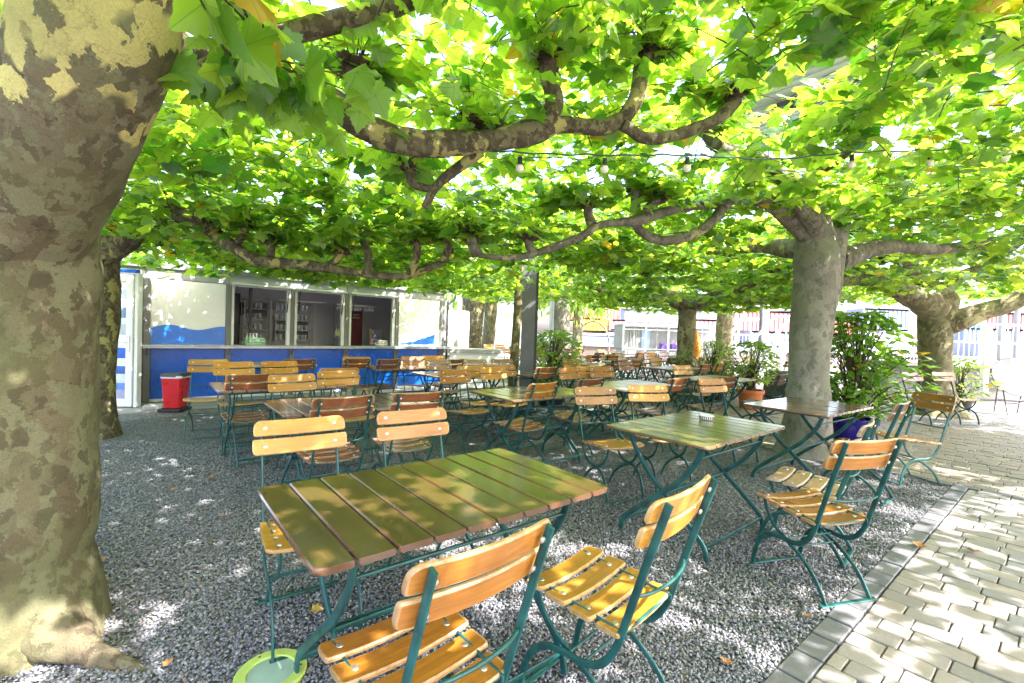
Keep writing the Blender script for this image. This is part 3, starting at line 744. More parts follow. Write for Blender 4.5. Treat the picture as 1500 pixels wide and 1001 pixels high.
rpost(1113, 520, 20, .09, 4.2, DARKI, 'dark pole before the red container wall')
rpost(1120, 520, 21, .12, 4.2, LIGHTG, 'white pole directly right of the dark pole')
rpost(1464, 530, 13.5, .08, 4.2, GREY_M, 'thick dark blue-grey pole behind the white railing')
rpost(1486, 530, 14.5, .07, 4.2, GREY_M, 'thinner dark pole right of the thick one, above the round tabletop')

# ------------------------------------------------------------------ terrace wall, railings, quay and containers
p0, p1 = az(1392, 587, 0), az(1560, 594, 0)
t = thing('terrace_wall', 'pale grey concrete terrace wall behind the sunlit gravel', 'wall', (12.4, 12.0, 0), 0.0)
m = MB(); m.box((2.0, .6, .42), (9.0, .9, .84), bev=.01); m.build('body', paint('stained_concrete', (.17, .165, .155), .9, .35, 1.2, bs=.5), t); m = MB(); m.box((2.0, .5, .90), (9.06, 1.2, .10), bev=.01); m.build('coping', CONC, t)
def railing(name, label, xs, Y, z0, z1, bars, mat, post=.05, midr=None, slope=0.0, legs=0.0):
    t = thing(name, label, 'railing', (xs[0], Y, 0)); L_ = xs[-1] - xs[0]
    for x in xs:
        m = MB(); m.box((x - xs[0], slope * (x - xs[0]), (z0 + z1) / 2 - legs / 2), (post, post, z1 - z0 + legs)); m.build('post', mat, t)
    m = MB()
    for z in [z1, z0 + .1] + (midr or []): m.bar([(0, 0, z), (L_, slope * L_, z)], .05, .04, (0, 0, 1))
    m.build('rail', mat, t); m = MB(); n = int(L_ / bars)
    for i in range(1, n): m.box((L_ * i / n, slope * L_ * i / n, (z0 + z1) / 2 + .05), (.014, .014, z1 - z0 - .1))
    m.build('bars', mat, t)
railing('railing', 'white railing with thin bars standing along the terrace wall', [10.4, 11.6, 13.15, 15.3, 17.4], 11.36, .95, 1.95, .13, WHITE, .11, [1.5], legs=.75)
pa, pb = aY(912, 515, 19), aY(1044, 515, 19)
n_ = 4
railing('railing', 'pale blue-grey balcony railing in front of the low white pavilion', [pa.x + (pb.x - pa.x) * i / n_ for i in range(n_ + 1)], 19.0, .75, 1.78, .45, LIGHTG, .07, [1.64])
railing('railing', 'far white railing beyond the potted shrubs left of the grey trunk', [9.0 + 1.6 * i for i in range(8)], 22.0, .3, 1.6, .16, WHITE, .07, [.9])
# pavilion
PAV = paint('pavilion_planks', (.26, .26, .28), .6, .15, 2)
t = thing('pavilion', 'low white plank pavilion with dark barred window and blue door, on a raised deck', 'pavilion', (pa.x + .2, 19.9, .35)); t.scale = (.5, .6, .62); L_ = 7.5
m = MB()
for i in range(30): m.box((.125 + i * .25, .0, 1.55), (.24, .06, 1.7))
m.box((3.75, 1.5, 1.55), (7.5, 2.9, 1.66)); m.build('wall', PAV, t)
m = MB(); m.box((3.75, .6, .55), (7.8, 3.8, .24)); m.build('deck', CONC2, t)
m = MB(); m.box((3.75, 1.2, .2), (7.4, 2.6, .4)); m.build('plinth', CONC, t)
m = MB(); m.box((3.75, 1.2, 2.45), (7.7, 3.2, .12)); m.build('roof', LIGHTG, t)
m = MB(); m.box((.95, -.045, 1.45), (.75, .03, 1.3)); w_ = m.build('window', DARKI, t); m = MB()
for i in range(6): m.box((.62 + i * .13, -.07, 1.45), (.04, .02, 1.3))
m.build('bars', LIGHTG, w_)
m = MB(); m.box((1.95, -.05, 1.45), (.7, .03, 1.35)); m.build('door', paint('pale_blue_door', (.30, .45, .70), .4, .1, 2), t)
for x in (3.3, 4.2):
    m = MB(); m.box((x, -.5, .95), (.5, .5, .5), bev=.04); m.build('bench', paint('violet_cushion', (.18, .09, .42), .7, .4, 3), t)
m = MB()
for x in (4.5, 6.0, 7.4): m.box((x, -.9, 1.4), (.08, .08, 1.45))
m.box((5.95, -.9, 2.1), (2.98, .08, .08)); m.build('frame', GREY_D, t)
# distant containers across the harbour
def container(x, y, z, L_, mat, label, rows=14, wd=2.4, hh=2.6):
    t = thing('freight_container', label, 'container', (x, y, z)); m = MB()
    m.box((0, 0, hh / 2), (L_, wd, hh - .1))
    n = int(L_ / .45)
    for i in range(n): m.box((-L_ / 2 + L_ * (i + .5) / n, -wd / 2 - .03, hh / 2), (L_ / n * .55, .06, hh - .35))
    m.build('body', mat, t); m = MB()
    for sx in (-1, 1):
        for zz in (.08, hh - .08): m.box((0, -wd / 2 - .02, zz), (L_, .16, .16))
        m.box((sx * (L_ / 2 - .08), -wd / 2 - .02, hh / 2), (.17, .17, hh))
    m.build('frame', mat, t); return t
CR = paint('container_red', (.46, .15, .12), .6, .2, .5); CPk = paint('container_pink', (.50, .25, .23), .6, .2, .5); CO = paint('container_orange', (.85, .42, .05), .5, .1, .5)  # red kept pale and weak to imitate overexposure
CT = paint('container_teal', (.10, .42, .36), .6, .15, .5); CW = paint('container_white', (.7, .72, .74), .6, .1, .5); CB = paint('container_blue', (.24, .31, .42), .6, .15, .5)  # blue desaturated to imitate the same overexposure
YC = 62.0; s = YC / FPX
def cx(px): return aY(px, 485, YC).x
def cz(px, py): return aY(px, py, YC).z
t = container(cx(863), YC, cz(863, 486), 4.2, CO, 'orange freight container with a blue round emblem and the shipping line name', hh=1.75)
text('Hapag-Lloyd', .62, (.45, -1.27, .85), t, paint('container_lettering', (.35, .12, .03), .6, .05, 1), .01)
m = MB(); m.lathe([(.36, 0), (.36, .04), (.001, .045)], (0, 0, 0), 20); m.v = [(v[0] - 1.55, -1.24 - v[2], v[1] + .85) for v in m.v]; m.build('emblem', CB, t)
container(cx(845), YC + 3, cz(845, 470), 4.2, CR, 'red container stacked left above the orange one', hh=1.8)
container(cx(887), YC + 3, cz(887, 470), 4.6, CR, 'red container stacked right above the orange one', hh=2.0)
container(cx(866), YC + .5, cz(866, 497), 4.0, CT, 'teal container with white patches under the orange one', hh=.95)
container(cx(900), YC + .6, cz(900, 497), 3.0, CW, 'white container right of the teal one', hh=1.1)
container(cx(903), YC + .4, cz(903, 484), 2.2, CPk, 'pink container with a dark graffiti patch right of the orange one', hh=1.4)
t = thing('barge', 'long pale blue barge moored below the containers', 'boat', (cx(876), YC - 8, 0)); m = MB(); m.box((0, 0, .55), (9, 3, 1.5), bev=.3); m.build('hull', CB, t); m = MB(); m.box((0, 0, 1.4), (9.2, 3.1, .22)); m.build('deck_edge', WHITE, t)
for i, (a, b, y0, mt, lb) in enumerate([(925, 962, 474, CPk, 'pink container stack behind the roof of the white pavilion'), (1080, 1165, 455, CR, 'long glare-washed red container behind the white stair beside the grey trunk'), (1010, 1072, 468, CPk, 'pale pink container behind the bare far trunk'), (1170, 1260, 462, CR, 'red container seen past the navy-potted shrub'), (1270, 1340, 452, CB, 'blue-white container between the shrub and the brown trunk'), (1395, 1450, 463, CT, 'green container above the white railing'), (1450, 1530, 458, CR, 'red container above the round tabletop'), (1395, 1500, 482, CB, 'blue container behind the lower bars of the white railing'), (1090, 1170, 486, CB, 'grey-blue container below the long glare-washed red one')]):
    zt = aY((a + b) / 2, y0, 50).z; hh = 2.4 if i not in (7, 8) else 1.6
    container(aY((a + b) / 2, 485, 50).x, 50 + (2 if i < 7 else 0), zt - hh, (b - a) * 50 / FPX, mt, lb, hh=hh)
# white stairs
def stair(px, Y, z, s_, label):
    a = aY(px, 500, Y); t = thing('staircase', label, 'stairs', (a.x, Y, 0)); m = MB()
    for sx in (0, 1): m.bar([(-1.1 * s_, sx * 1.0, z), (0, sx * 1.0, z + 1.3 * s_), (.8 * s_, sx, z + 1.3 * s_)], .14, .05, (0, 0, 1)); m.bar([(-1.1 * s_, sx * 1.0, z + .95), (0, sx * 1.0, z + .95 + 1.3 * s_), (.8 * s_, sx, z + .95 + 1.3 * s_)], .07, .05, (0, 0, 1))
    for i in range(8): q = i / 7; m.box((-1.1 * s_ * (1 - q), .5, z + 1.3 * s_ * q), (.2, 1.0, .04))
    for i in range(6): q = i / 5; m.box((-1.1 * s_ * (1 - q), 0, z + .48 + 1.3 * s_ * q), (.03, .03, .95))
    m.build('flight', WHITE, t); m = MB()
    for x in (0, .8 * s_): m.box((x, .5, (z + 1.3 * s_) / 2), (.1, .1, z + 1.3 * s_))
    m.build('support', WHITE, t)
stair(716, 19, .1, 1.5, 'white outdoor staircase far beyond the low white box')
stair(1088, 24, .5, 1.5, 'white stair with railings behind the pale potted shrub')
stair(1160, 15, .1, .9, 'white stair just left of the grey trunk')
# white tent wall and bright building masses
t = thing('white_marquee', 'plain white marquee wall beyond the thin trunk', 'marquee', (aY(742, 500, 23).x, 23, 0)); m = MB(); m.box((0, 0, 1.5), (1.7, 1.5, 3.0), bev=.03); m.build('wall', WHITE, t); m = MB(); m.box((0, 0, 3.04), (1.9, 1.7, .1)); m.build('roof', LIGHTG, t)
# hoop (round steel play arch) behind the pot
a = aY(868, 500, 17.0)
t = thing('steel_hoop', 'big grey steel hoop standing behind the far tables by the leaning trunk', 'hoop', (a.x, 17, 0)); m = MB(); m.tube([(math.cos(q) * .62, 0, .95 + math.sin(q) * .9) for q in [i / 40 * 2 * math.pi for i in range(41)]], .03, 8); o = m.build('ring', GREY_M, t); smooth_angle(o); m = MB(); m.box((0, 0, .04), (.8, .3, .08)); m.build('foot', GREY_M, t)
# stone block, orange flag chair
p = az(1145, 584, 0)
m = MB(); m.box((0, 0, .33), (.62, .62, .66), bev=.06); t = m.build('stone_block', paint('mossy_stone', (.085, .09, .06), .9, .4, 5, bs=.8)); t.location = (p.x, p.y, 0); t.rotation_euler = (0, 0, .5); tag(t, 'dark mossy stone block left of the grey trunk', 'block')
p = aY(1019, 520, 14.0)
t = thing('parasol', 'closed orange and violet parasol right of the mossy trunk', 'parasol', (p.x, 14, 0)); m = MB(); m.tube([(0, 0, 0), (0, 0, 1.55)], .02, 8); m.build('pole', GREY_M, t); m = MB(); m.tube([(0, 0, .72), (0, 0, .95), (0, 0, 1.25), (0, 0, 1.6)], [.05, .16, .13, .03], 10); o = m.build('canopy', [paint('canopy_orange', (.75, .25, .03), .6, .2, 3)], t); smooth_angle(o); m = MB(); m.lathe([(.2, 0), (.2, .05), (.03, .07)], (0, 0, 0), 16); m.build('base', BLACKP, t)
p = aY(917, 524, 11.2)
m = MB(); m.lathe([(.05, 0), (.14, .03), (.17, .07), (.16, .07), (.05, .02), (.001, .02)], (0, 0, 0), 20); t = m.build('bowl', WHITE); t.location = (2.1, 9.9, .752); smooth_angle(t); tag(t, 'pale bowl on a distant terrace table', 'bowl')

# tilted round folding table by the wall
a = aY(1488, 552, 9.6)
t = thing('round_folding_table', 'white round folding table tipped upright before the terrace wall', 'table', (a.x, 9.6, 0), rad(-14))
m = MB(); m.lathe([(.40, -.012), (.405, 0), (.40, .012), (.001, .014)], (0, 0, 0), 40); R = Matrix.Rotation(rad(68), 3, 'X') ; m.v = [tuple(R @ Vector(v) + Vector((0, 0, .80))) for v in m.v]; o = m.build('tabletop', paint('grey_laminate', (.24, .25, .28), .4, .1, 4), t); smooth_angle(o, 30)
m = MB(); m.tube([(math.cos(q) * .405, 0, math.sin(q) * .405) for q in [i / 40 * 2 * math.pi for i in range(41)]], .012, 6); R = Matrix.Rotation(rad(-22), 3, 'X'); m.v = [tuple(R @ Vector(v) + Vector((0, 0, .80))) for v in m.v]; m.build('rim', GREY_D, t)
m = MB()
for x in (-.22, .22): m.tube([(x, .10, .70), (x * .9, .22, .01)], .011, 8); m.tube([(x * .8, .10, .70), (x * 1.05, -.20, .01)], .011, 8)
m.tube([(-.22, .16, .3), (.22, .16, .3)], .008, 6); m.tube([(-.21, -.1, .25), (.21, -.1, .25)], .008, 6); m.build('legs', GREY_D, t)

# quay wall and low warehouses across the water
t = thing('quay_wall', 'long low brownish quay wall behind the far terrace', 'wall', (12, 27, 0)); m = MB(); m.box((0, 0, .35), (40, .5, .7)); m.build('body', paint('quay_brick', (.16, .13, .11), .9, .4, .8, bs=.5), t); m = MB(); m.box((0, 0, .74), (40, .7, .08)); m.build('coping', CONC2, t)
for k_, (px0, px1, h, lab) in enumerate([(905, 1010, 3.6, 'pale grey warehouse with a row of windows behind the pavilion roof'), (1165, 1300, 4.4, 'pale grey warehouse behind the shrub in the navy pot'), (1395, 1560, 5.0, 'long pale warehouse at the far right above the railing')]):
    x0, x1 = cx(px0) * 1.25, cx(px1) * 1.25; t = thing('warehouse', lab, 'building', ((x0 + x1) / 2, 78, 0)); w = x1 - x0; m = MB(); m.box((0, 0, h / 2 + 1), (w, 10, h + 2)); m.build('wall', paint('warehouse_wall', (.34, .36, .38), .8, .2, .3), t); m = MB(); m.box((0, 0, h + 2.1), (w + .4, 10.6, .3)); m.build('roof', GREY_M, t)
    for i in range(int(w / 1.6)): m = MB(); m.box((-w / 2 + .9 + i * 1.6, -5.03, h * .55 + 1.2), (.9, .08, .9)); m.build('window', DARKI, t)

# ------------------------------------------------------------------ ground, gravel, paving
KC_ = Vector((4.42, 4.58, 0))      # inner corner of the gravel bed
KANG = rad(39.1); KV = Vector((math.cos(KANG), math.sin(KANG), 0)); KU = Vector((-KV.y, KV.x, 0))
def kq(p, q, z=0): v = KC_ + KV * p + KU * q; return (v.x, v.y, z)
def sheet(name, pts, z, mat, kind='structure', sub=0):
    m = MB(); m.add([(*p[:2], z) for p in pts], [tuple(range(len(pts)))]); o = m.build(name, mat); return tag(o, kind=kind)
def stonemat(name, cols, scale, disp=.6, dist=.01, big=None):
    m, nt, b = nmat(name); v = coords(nt); vo = N(nt, 'ShaderNodeTexVoronoi', Scale=scale); nt.links.new(v, vo.inputs['Vector'])
    sp = nt.nodes.new('ShaderNodeSeparateColor'); nt.links.new(vo.outputs['Color'], sp.inputs[0])
    c = ramp(nt, sp.outputs[0], [(i / (len(cols) - 1), c_) for i, c_ in enumerate(cols)])
    ed = ramp(nt, vo.outputs['Distance'], [(.25, (1, 1, 1)), (.75, (.25, .25, .25))]); c = mixc(nt, 1.0, c, ed, 'MULTIPLY')
    bg = noi(nt, v, .7, 3); c = mixc(nt, .6, c, ramp(nt, bg, [(.3, (.7, .7, .7)), (.7, (1.1, 1.1, 1.1))]), 'MULTIPLY')
    nt.links.new(c, b.inputs['Base Color']); b.inputs['Roughness'].default_value = .75
    inv = N(nt, 'ShaderNodeMath', operation='SUBTRACT'); inv.inputs[0].default_value = 1; nt.links.new(vo.outputs['Distance'], inv.inputs[1]); bump(nt, b, inv.outputs[0], disp, dist); return m
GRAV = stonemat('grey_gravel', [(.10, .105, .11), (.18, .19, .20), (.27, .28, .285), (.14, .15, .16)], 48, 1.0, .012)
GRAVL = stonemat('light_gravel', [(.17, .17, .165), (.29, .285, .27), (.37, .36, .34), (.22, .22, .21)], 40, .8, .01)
sheet('ground', [(-300, -60), (300, -60), (300, 400), (-300, 400)], -.045, paint('quay_concrete', (.12, .12, .125), .9, .25, .3))
sheet('sand_bed', [kq(-9, -9), kq(6.2, -9), kq(6.2, 18), kq(-9, 18)], -.030, paint('joint_sand', (.17, .165, .11), .95, .5, 14, bs=.5))
sheet('gravel', [kq(-14, 0), kq(0, 0), kq(0, 7.4), kq(-14, 7.4)], -.012, GRAV)
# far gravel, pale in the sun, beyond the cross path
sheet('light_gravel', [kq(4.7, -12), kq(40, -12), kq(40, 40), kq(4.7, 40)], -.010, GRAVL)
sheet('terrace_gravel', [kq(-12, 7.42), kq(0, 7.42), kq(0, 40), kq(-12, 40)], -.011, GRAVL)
# concrete apron in front of the kiosk
def kxy(x, y): v = kw(x, y, 0); return (v.x, v.y)
m = MB(); a = kxy(-3.0, -1.0); b = kxy(7.4, -.55); c = kxy(7.4, 3.5); d = kxy(-3.0, 3.5)
m.add([(*q, -.02) for q in (a, b, c, d)] + [(*q, .012) for q in (a, b, c, d)], [(4, 5, 6, 7), (0, 1, 5, 4), (1, 2, 6, 5), (3, 0, 4, 7), (2, 3, 7, 6)]); tag(m.build('pavement', CONC), kind='structure')

def pebbles(name, n, area, mat, rmin, rmax):
    ico = bpy.data.meshes.new('t'); import bmesh
    bm = bmesh.new(); bmesh.ops.create_icosphere(bm, subdivisions=1, radius=1); base = np.array([v.co[:] for v in bm.verts]); F = np.array([[v.index for v in f.verts] for f in bm.faces]); bm.free()
    P = area(n); n = len(P); K = len(base)
    r = rng.uniform(rmin, rmax, (n, 1, 1)); sc = rng.uniform(.55, 1.25, (n, 1, 3)); sc[:, :, 2] *= .62
    B = base[None] * (1 + rng.normal(0, .17, (n, K, 1))) * sc * r
    an = rng.uniform(0, 6.283, n); ca, sa = np.cos(an), np.sin(an); tl = rng.normal(0, .35, (n, 2))
    B[:, :, 2] += B[:, :, 0] * tl[:, :1] + B[:, :, 1] * tl[:, 1:]
    x = B[:, :, 0] * ca[:, None] - B[:, :, 1] * sa[:, None]; y = B[:, :, 0] * sa[:, None] + B[:, :, 1] * ca[:, None]
    co = np.stack([x, y, B[:, :, 2]], 2) + P[:, None, :]
    me = bpy.data.meshes.new(name); me.vertices.add(n * K); me.vertices.foreach_set('co', co.ravel())
    f = (F[None] + (np.arange(n) * K)[:, None, None]).reshape(-1, 3); me.loops.add(f.size); me.loops.foreach_set('vertex_index', f.ravel().astype(np.int32))
    me.polygons.add(len(f)); me.polygons.foreach_set('loop_start', np.arange(len(f), dtype=np.int32) * 3)
    a = me.attributes.new('lv', 'FLOAT', 'POINT'); a.data.foreach_set('value', np.repeat(rng.random(n), K))
    me.materials.append(mat); me.update(); me.validate(); o = bpy.data.objects.new(name, me); COL.objects.link(o); return o
mp_, nt, b_ = nmat('pebble_stone'); at = nt.nodes.new('ShaderNodeAttribute'); at.attribute_name = 'lv'
c = ramp(nt, at.outputs['Fac'], [(0, (.125, .13, .145)), (.45, (.19, .20, .215)), (.8, (.28, .29, .305)), (.93, (.34, .34, .32)), (.97, (.25, .19, .13))])
vv = coords(nt); c = mixc(nt, .4, c, ramp(nt, noi(nt, vv, 160, 2), [(.3, (.5, .5, .5)), (.7, (1.1, 1.1, 1.1))]), 'MULTIPLY')
c = mixc(nt, ramp(nt, noi(nt, vv, .9, 4), [(.5, (0, 0, 0)), (.72, (.35, .35, .35))]), c, (.10, .13, .06))
nt.links.new(c, b_.inputs['Base Color']); b_.inputs['Roughness'].default_value = .6
kv, ku, kc = np.array(KV), np.array(KU), np.array(KC_)
def area_near(n):
    Y = 1.35 + (5.2 - 1.35) * rng.random(n) ** 1.15; X = rng.uniform(-1.18, 1.15, n) * Y
    P = np.stack([X, Y, np.full(n, -.004)], 1); q = (P - kc) @ ku; p = (P - kc) @ kv
    P[:, 2] += rng.uniform(-.006, .006, n) + .004 * np.sin(P[:, 0] * 3.1) * np.sin(P[:, 1] * 2.3)
    # keep the lamp clear
    k = (q > .004) & (p < -.004) & (np.hypot(P[:, 0] - lampp.x, P[:, 1] - lampp.y) > .135)
    return P[k]
lampp = az(397, 988, 0.0)
o = pebbles('gravel_stones', 140000, area_near, mp_, .0045, .0092); tag(o, 'loose grey gravel stones', None, None, 'stuff'); del o['label']

# pavers
pm, nt, b_ = nmat('paver_stone'); at = nt.nodes.new('ShaderNodeAttribute'); at.attribute_name = 'lv'
c = ramp(nt, at.outputs['Fac'], [(0, (.20, .19, .18)), (.35, (.26, .24, .215)), (.6, (.30, .26, .225)), (.8, (.23, .225, .225)), (1, (.32, .28, .245))])
vv = coords(nt); c = mixc(nt, .5, c, ramp(nt, noi(nt, vv, 55, 5, .7), [(.3, (.6, .6, .6)), (.7, (1.1, 1.1, 1.1))]), 'MULTIPLY')
c = mixc(nt, ramp(nt, noi(nt, vv, 1.6, 4), [(.45, (0, 0, 0)), (.75, (.5, .5, .5))]), c, (.24, .20, .165))
nt.links.new(c, b_.inputs['Base Color']); b_.inputs['Roughness'].default_value = .62; bump(nt, b_, noi(nt, vv, 90, 5, .7), .35, .004)
km, nt, b_ = nmat('kerb_stone'); at = nt.nodes.new('ShaderNodeAttribute'); at.attribute_name = 'lv'
c = ramp(nt, at.outputs['Fac'], [(0, (.09, .095, .10)), (1, (.16, .165, .17))]); vv = coords(nt); c = mixc(nt, .5, c, ramp(nt, noi(nt, vv, 60, 5, .7), [(.3, (.6, .6, .6)), (.7, (1.1, 1.1, 1.1))]), 'MULTIPLY')
nt.links.new(c, b_.inputs['Base Color']); b_.inputs['Roughness'].default_value = .6; bump(nt, b_, noi(nt, vv, 90, 5, .7), .35, .004)
def blocks(name, lst, mat, ztop=0.0, gap=.0016, r=.009, bev=.004, kind='structure'):
    vs, fs, lv = [], [], []
    for (p0, p1, q0, q1) in lst:
        g = gap; p0 += g + random.uniform(0, .003); p1 -= g; q0 += g + random.uniform(0, .004); q1 -= g; z = ztop + random.uniform(-.004, .004); l = random.random(); o = len(vs); tx, ty = random.uniform(-.02, .02), random.uniform(-.02, .02)
        def ring(ins, zz):
            out = []
            rr = r
            for cx_, cy_, sx, sy in ((p1, q1, -1, -1), (p0, q1, 1, -1), (p0, q0, 1, 1), (p1, q0, -1, 1)):
                a_ = [(0, rr), (rr * .3, rr * .3), (rr, 0)]
                if sx * sy < 0: a_ = a_[::-1]
                for ax, ay in a_: out.append((cx_ + sx * (ax + ins), cy_ + sy * (ay + ins), zz))
            return out
        for ins, zz in ((0, z - .04), (0, z - bev), (bev, z)):
            for (pp, qq, z_) in ring(ins, zz): vs.append(kq(pp, qq, z_ + tx * (pp - p0) + ty * (qq - q0)))
        n = 12
        for lay in range(2):
            for k in range(n): fs.append((o + lay * n + k, o + lay * n + (k + 1) % n, o + (lay + 1) * n + (k + 1) % n, o + (lay + 1) * n + k))
        fs.append(tuple(o + 2 * n + k for k in range(n))); lv += [l] * 36
    me = bpy.data.meshes.new(name); me.from_pydata(vs, [], fs); a = me.attributes.new('lv', 'FLOAT', 'POINT'); a.data.foreach_set('value', lv); me.materials.append(mat); me.update()
    o = bpy.data.objects.new(name, me); COL.objects.link(o); tag(o, kind=kind); return o
lst = []
KW_ = .118
p = -7.0
while p < -.01:
    q = -KW_ - random.uniform(0, .2) if True else 0
    lst.append((p, p + .125, q, -KW_)) if -KW_ - q > .06 else None
    q0 = q if -KW_ - q > .06 else -KW_
    while q0 > -7.5:
        L_ = random.choice((.12, .17, .17, .22, .22)); lst.append((p, p + .125, q0 - L_, q0)); q0 -= L_
    p += .125
blocks('paving', lst, pm, .0)
lst = []; p = KW_
while p < 4.6:
    q0 = -7.4 + random.uniform(0, .05)
    while q0 < 13:
        L_ = random.choice((.12, .16, .16, .2)); lst.append((p, p + .125, q0, q0 + L_)); q0 += L_
    p += .125
pm2 = pm.copy(); pm2.name = 'path_stone'
for nd in pm2.node_tree.nodes:
    if nd.type == 'VALTORGB' and len(nd.color_ramp.elements) == 5:
        for el in nd.color_ramp.elements: c_ = el.color; el.color = (c_[0] * .86, c_[1] * .80, c_[2] * .62, 1)
blocks('path', lst, pm2, .0)
lst = []; p = -7.0
while p < -.01: lst.append((p, p + .2, -KW_, 0.0)); p += .2
q = 0.0
while q < 12: lst.append((0.0, KW_, q, q + .2)); q += .2
q = -.2
while q > -7.4: lst.append((0.0, KW_, q, q + .2)); q -= .2
blocks('kerb', lst, km, .004, .004, .004, .004)
# moss tufts in the joints
def moss_area(n):
    p = np.round(rng.uniform(-5, 1, n) / .125) * .125; q = -KW_ - rng.random(n) * 3.4; P = kc + p[:, None] * kv + q[:, None] * ku; P[:, 2] = -.012; P += rng.normal(0, .004, P.shape) * np.array([1, 1, .3]); 
    dens = np.array([noise.noise(Vector((a_ * 3, b_ * 3, 1.7))) for a_, b_ in P[:, :2]]); return P[dens > .12]
o = pebbles('moss', 26000, moss_area, paint('moss_green', (.09, .15, .02), .9, .4, 30), .003, .007); tag(o, kind='stuff')

# ------------------------------------------------------------------ trees
def leaf_template(hi=False):
    side = [(0, 0), (.16, -.10), (.36, -.10), (.34, .04), (.33, .13), (.43, .20), (.54, .35), (.44, .40), (.32, .44), (.28, .55), (.15, .73), (0, .92)]
    if hi: side = [(0, 0), (.10, -.05), (.20, -.13), (.27, -.09), (.38, -.14), (.36, -.03), (.41, .01), (.34, .11), (.41, .14), (.45, .21), (.50, .23), (.51, .30), (.58, .36), (.49, .38), (.45, .44), (.38, .43), (.32, .46), (.33, .54), (.25, .59), (.25, .67), (.15, .73), (.09, .84), (0, .95)]
    out = side + [(-x, y) for x, y in side[-2:0:-1]]
    vein = []
    for x, y in out: vein.append(0.0)
    pts = [(x, y - .0, -.16 * abs(x) - .18 * max(0, y - .4) ** 2 * 1.4 + .05 * math.sin(14 * y + 9 * abs(x)) * (abs(x) + .1)) for x, y in out]
    n = len(pts); pts.append((0, .22, .015)); 
    f = [(i, (i + 1) % n, n) for i in range(n)]
    return np.array(pts), np.array(f)
LT = {False: leaf_template(), True: leaf_template(True)}
def ovate():
    o = [(0, 0), (.16, .12), (.23, .32), (.19, .58), (.08, .85), (0, 1.0), (-.08, .85), (-.19, .58), (-.23, .32), (-.16, .12)]
    pts = [(x, y, -.25 * abs(x) - .2 * (y - .3) ** 2) for x, y in o] + [(0, .42, .02)]; n = 10
    return np.array(pts), np.array([(i, (i + 1) % n, n) for i in range(n)])
OV = ovate()
def lance():
    o = [(0, 0), (.05, .2), (.07, .45), (.04, .8), (0, 1.0), (-.04, .8), (-.07, .45), (-.05, .2)]
    pts = [(x, y, -.35 * y * y) for x, y in o] + [(0, .42, -.05)]; n = 8
    return np.array(pts), np.array([(i, (i + 1) % n, n) for i in range(n)])
LN = lance()
def leaf_mesh(name, P, D, S, tpl, mats, parent, twigs=None, droop=.0):
    """P positions of leaf bases, D directions (tip), S sizes"""
    T, F = tpl; n = len(P); K = len(T)
    d = D / np.linalg.norm(D, axis=1, keepdims=True)
    up = np.tile([0, 0, 1.0], (n, 1)) + rng.normal(0, .42, (n, 3)); side = np.cross(d, up); side /= np.linalg.norm(side, axis=1, keepdims=True) + 1e-9; nn = np.cross(side, d)
    curl = rng.uniform(.3, 2.9, (n, 1)); S = S * rng.uniform(.6, 1.12, n)
    co = P[:, None] + S[:, None, None] * (side[:, None] * T[None, :, :1] + d[:, None] * T[None, :, 1:2] + nn[:, None] * (T[None, :, 2:] * curl[:, None]))
    co = co.reshape(-1, 3); f = (F[None] + (np.arange(n) * K)[:, None, None]).reshape(-1, 3)
    lv = np.repeat(np.clip(rng.beta(1.15, 1.25, n) * .96 + (rng.random(n) < .012) * .99, 0, 1), K)
    if twigs is not None and len(twigs.v):
        tv = np.array(twigs.v); tf = twigs.f; nv0 = len(co); co = np.concatenate([co, tv]); lv = np.concatenate([lv, np.zeros(len(tv))])
    else: tf = []; nv0 = 0
    me = bpy.data.meshes.new(name); me.vertices.add(len(co)); me.vertices.foreach_set('co', co.ravel())
    nl = len(f) * 3; q = np.array([[a + nv0 for a in t] for t in tf], dtype=np.int32).reshape(-1) if len(tf) else np.zeros(0, np.int32)
    me.loops.add(nl + len(q)); me.loops.foreach_set('vertex_index', np.concatenate([f.ravel().astype(np.int32), q]))
    me.polygons.add(len(f) + len(tf)); ks = len(tf[0]) if len(tf) else 4
    me.polygons.foreach_set('loop_start', np.concatenate([np.arange(len(f)) * 3, nl + np.arange(len(tf)) * ks]).astype(np.int32))
    me.polygons.foreach_set('material_index', np.array([0] * len(f) + [1] * len(tf), dtype=np.int32))
    if tpl[0].shape[0] > 20:
        vn = np.zeros(K); vn[K - 1] = 1; vn[[i for i, q_ in enumerate(T[:-1]) if (abs(q_[0]) > .53 or q_[1] > .9 or q_[1] < -.135)]] = 1; vv_ = np.concatenate([np.tile(vn, n), np.zeros(len(co) - n * K)])
        a = me.attributes.new('vein', 'FLOAT', 'POINT'); a.data.foreach_set('value', vv_)
    a = me.attributes.new('lv', 'FLOAT', 'POINT'); a.data.foreach_set('value', lv)
    for m_ in mats: me.materials.append(m_)
    me.update(); o = bpy.data.objects.new(name, me); COL.objects.link(o); o.parent = parent
    if parent: o.matrix_parent_inverse = Matrix.Translation(-Vector(parent.location))
    return o
def twig_tube(mb, pts, r, seg=3):
    n0 = len(mb.v); pts = [Vector(p) for p in pts]; n = len(pts)
    for i, p in enumerate(pts):
        t = (pts[min(i + 1, n - 1)] - pts[max(i - 1, 0)]).normalized(); a = t.orthogonal().normalized(); b = t.cross(a); rr = r * (1 - .65 * i / n)
        for k in range(seg): an = 2 * math.pi * k / seg; mb.v.append(tuple(p + (a * math.cos(an) + b * math.sin(an)) * rr))
    for i in range(n - 1):
        for k in range(seg): k2 = (k + 1) % seg; mb.f.append((n0 + i * seg + k, n0 + i * seg + k2, n0 + (i + 1) * seg + k2, n0 + (i + 1) * seg + k))
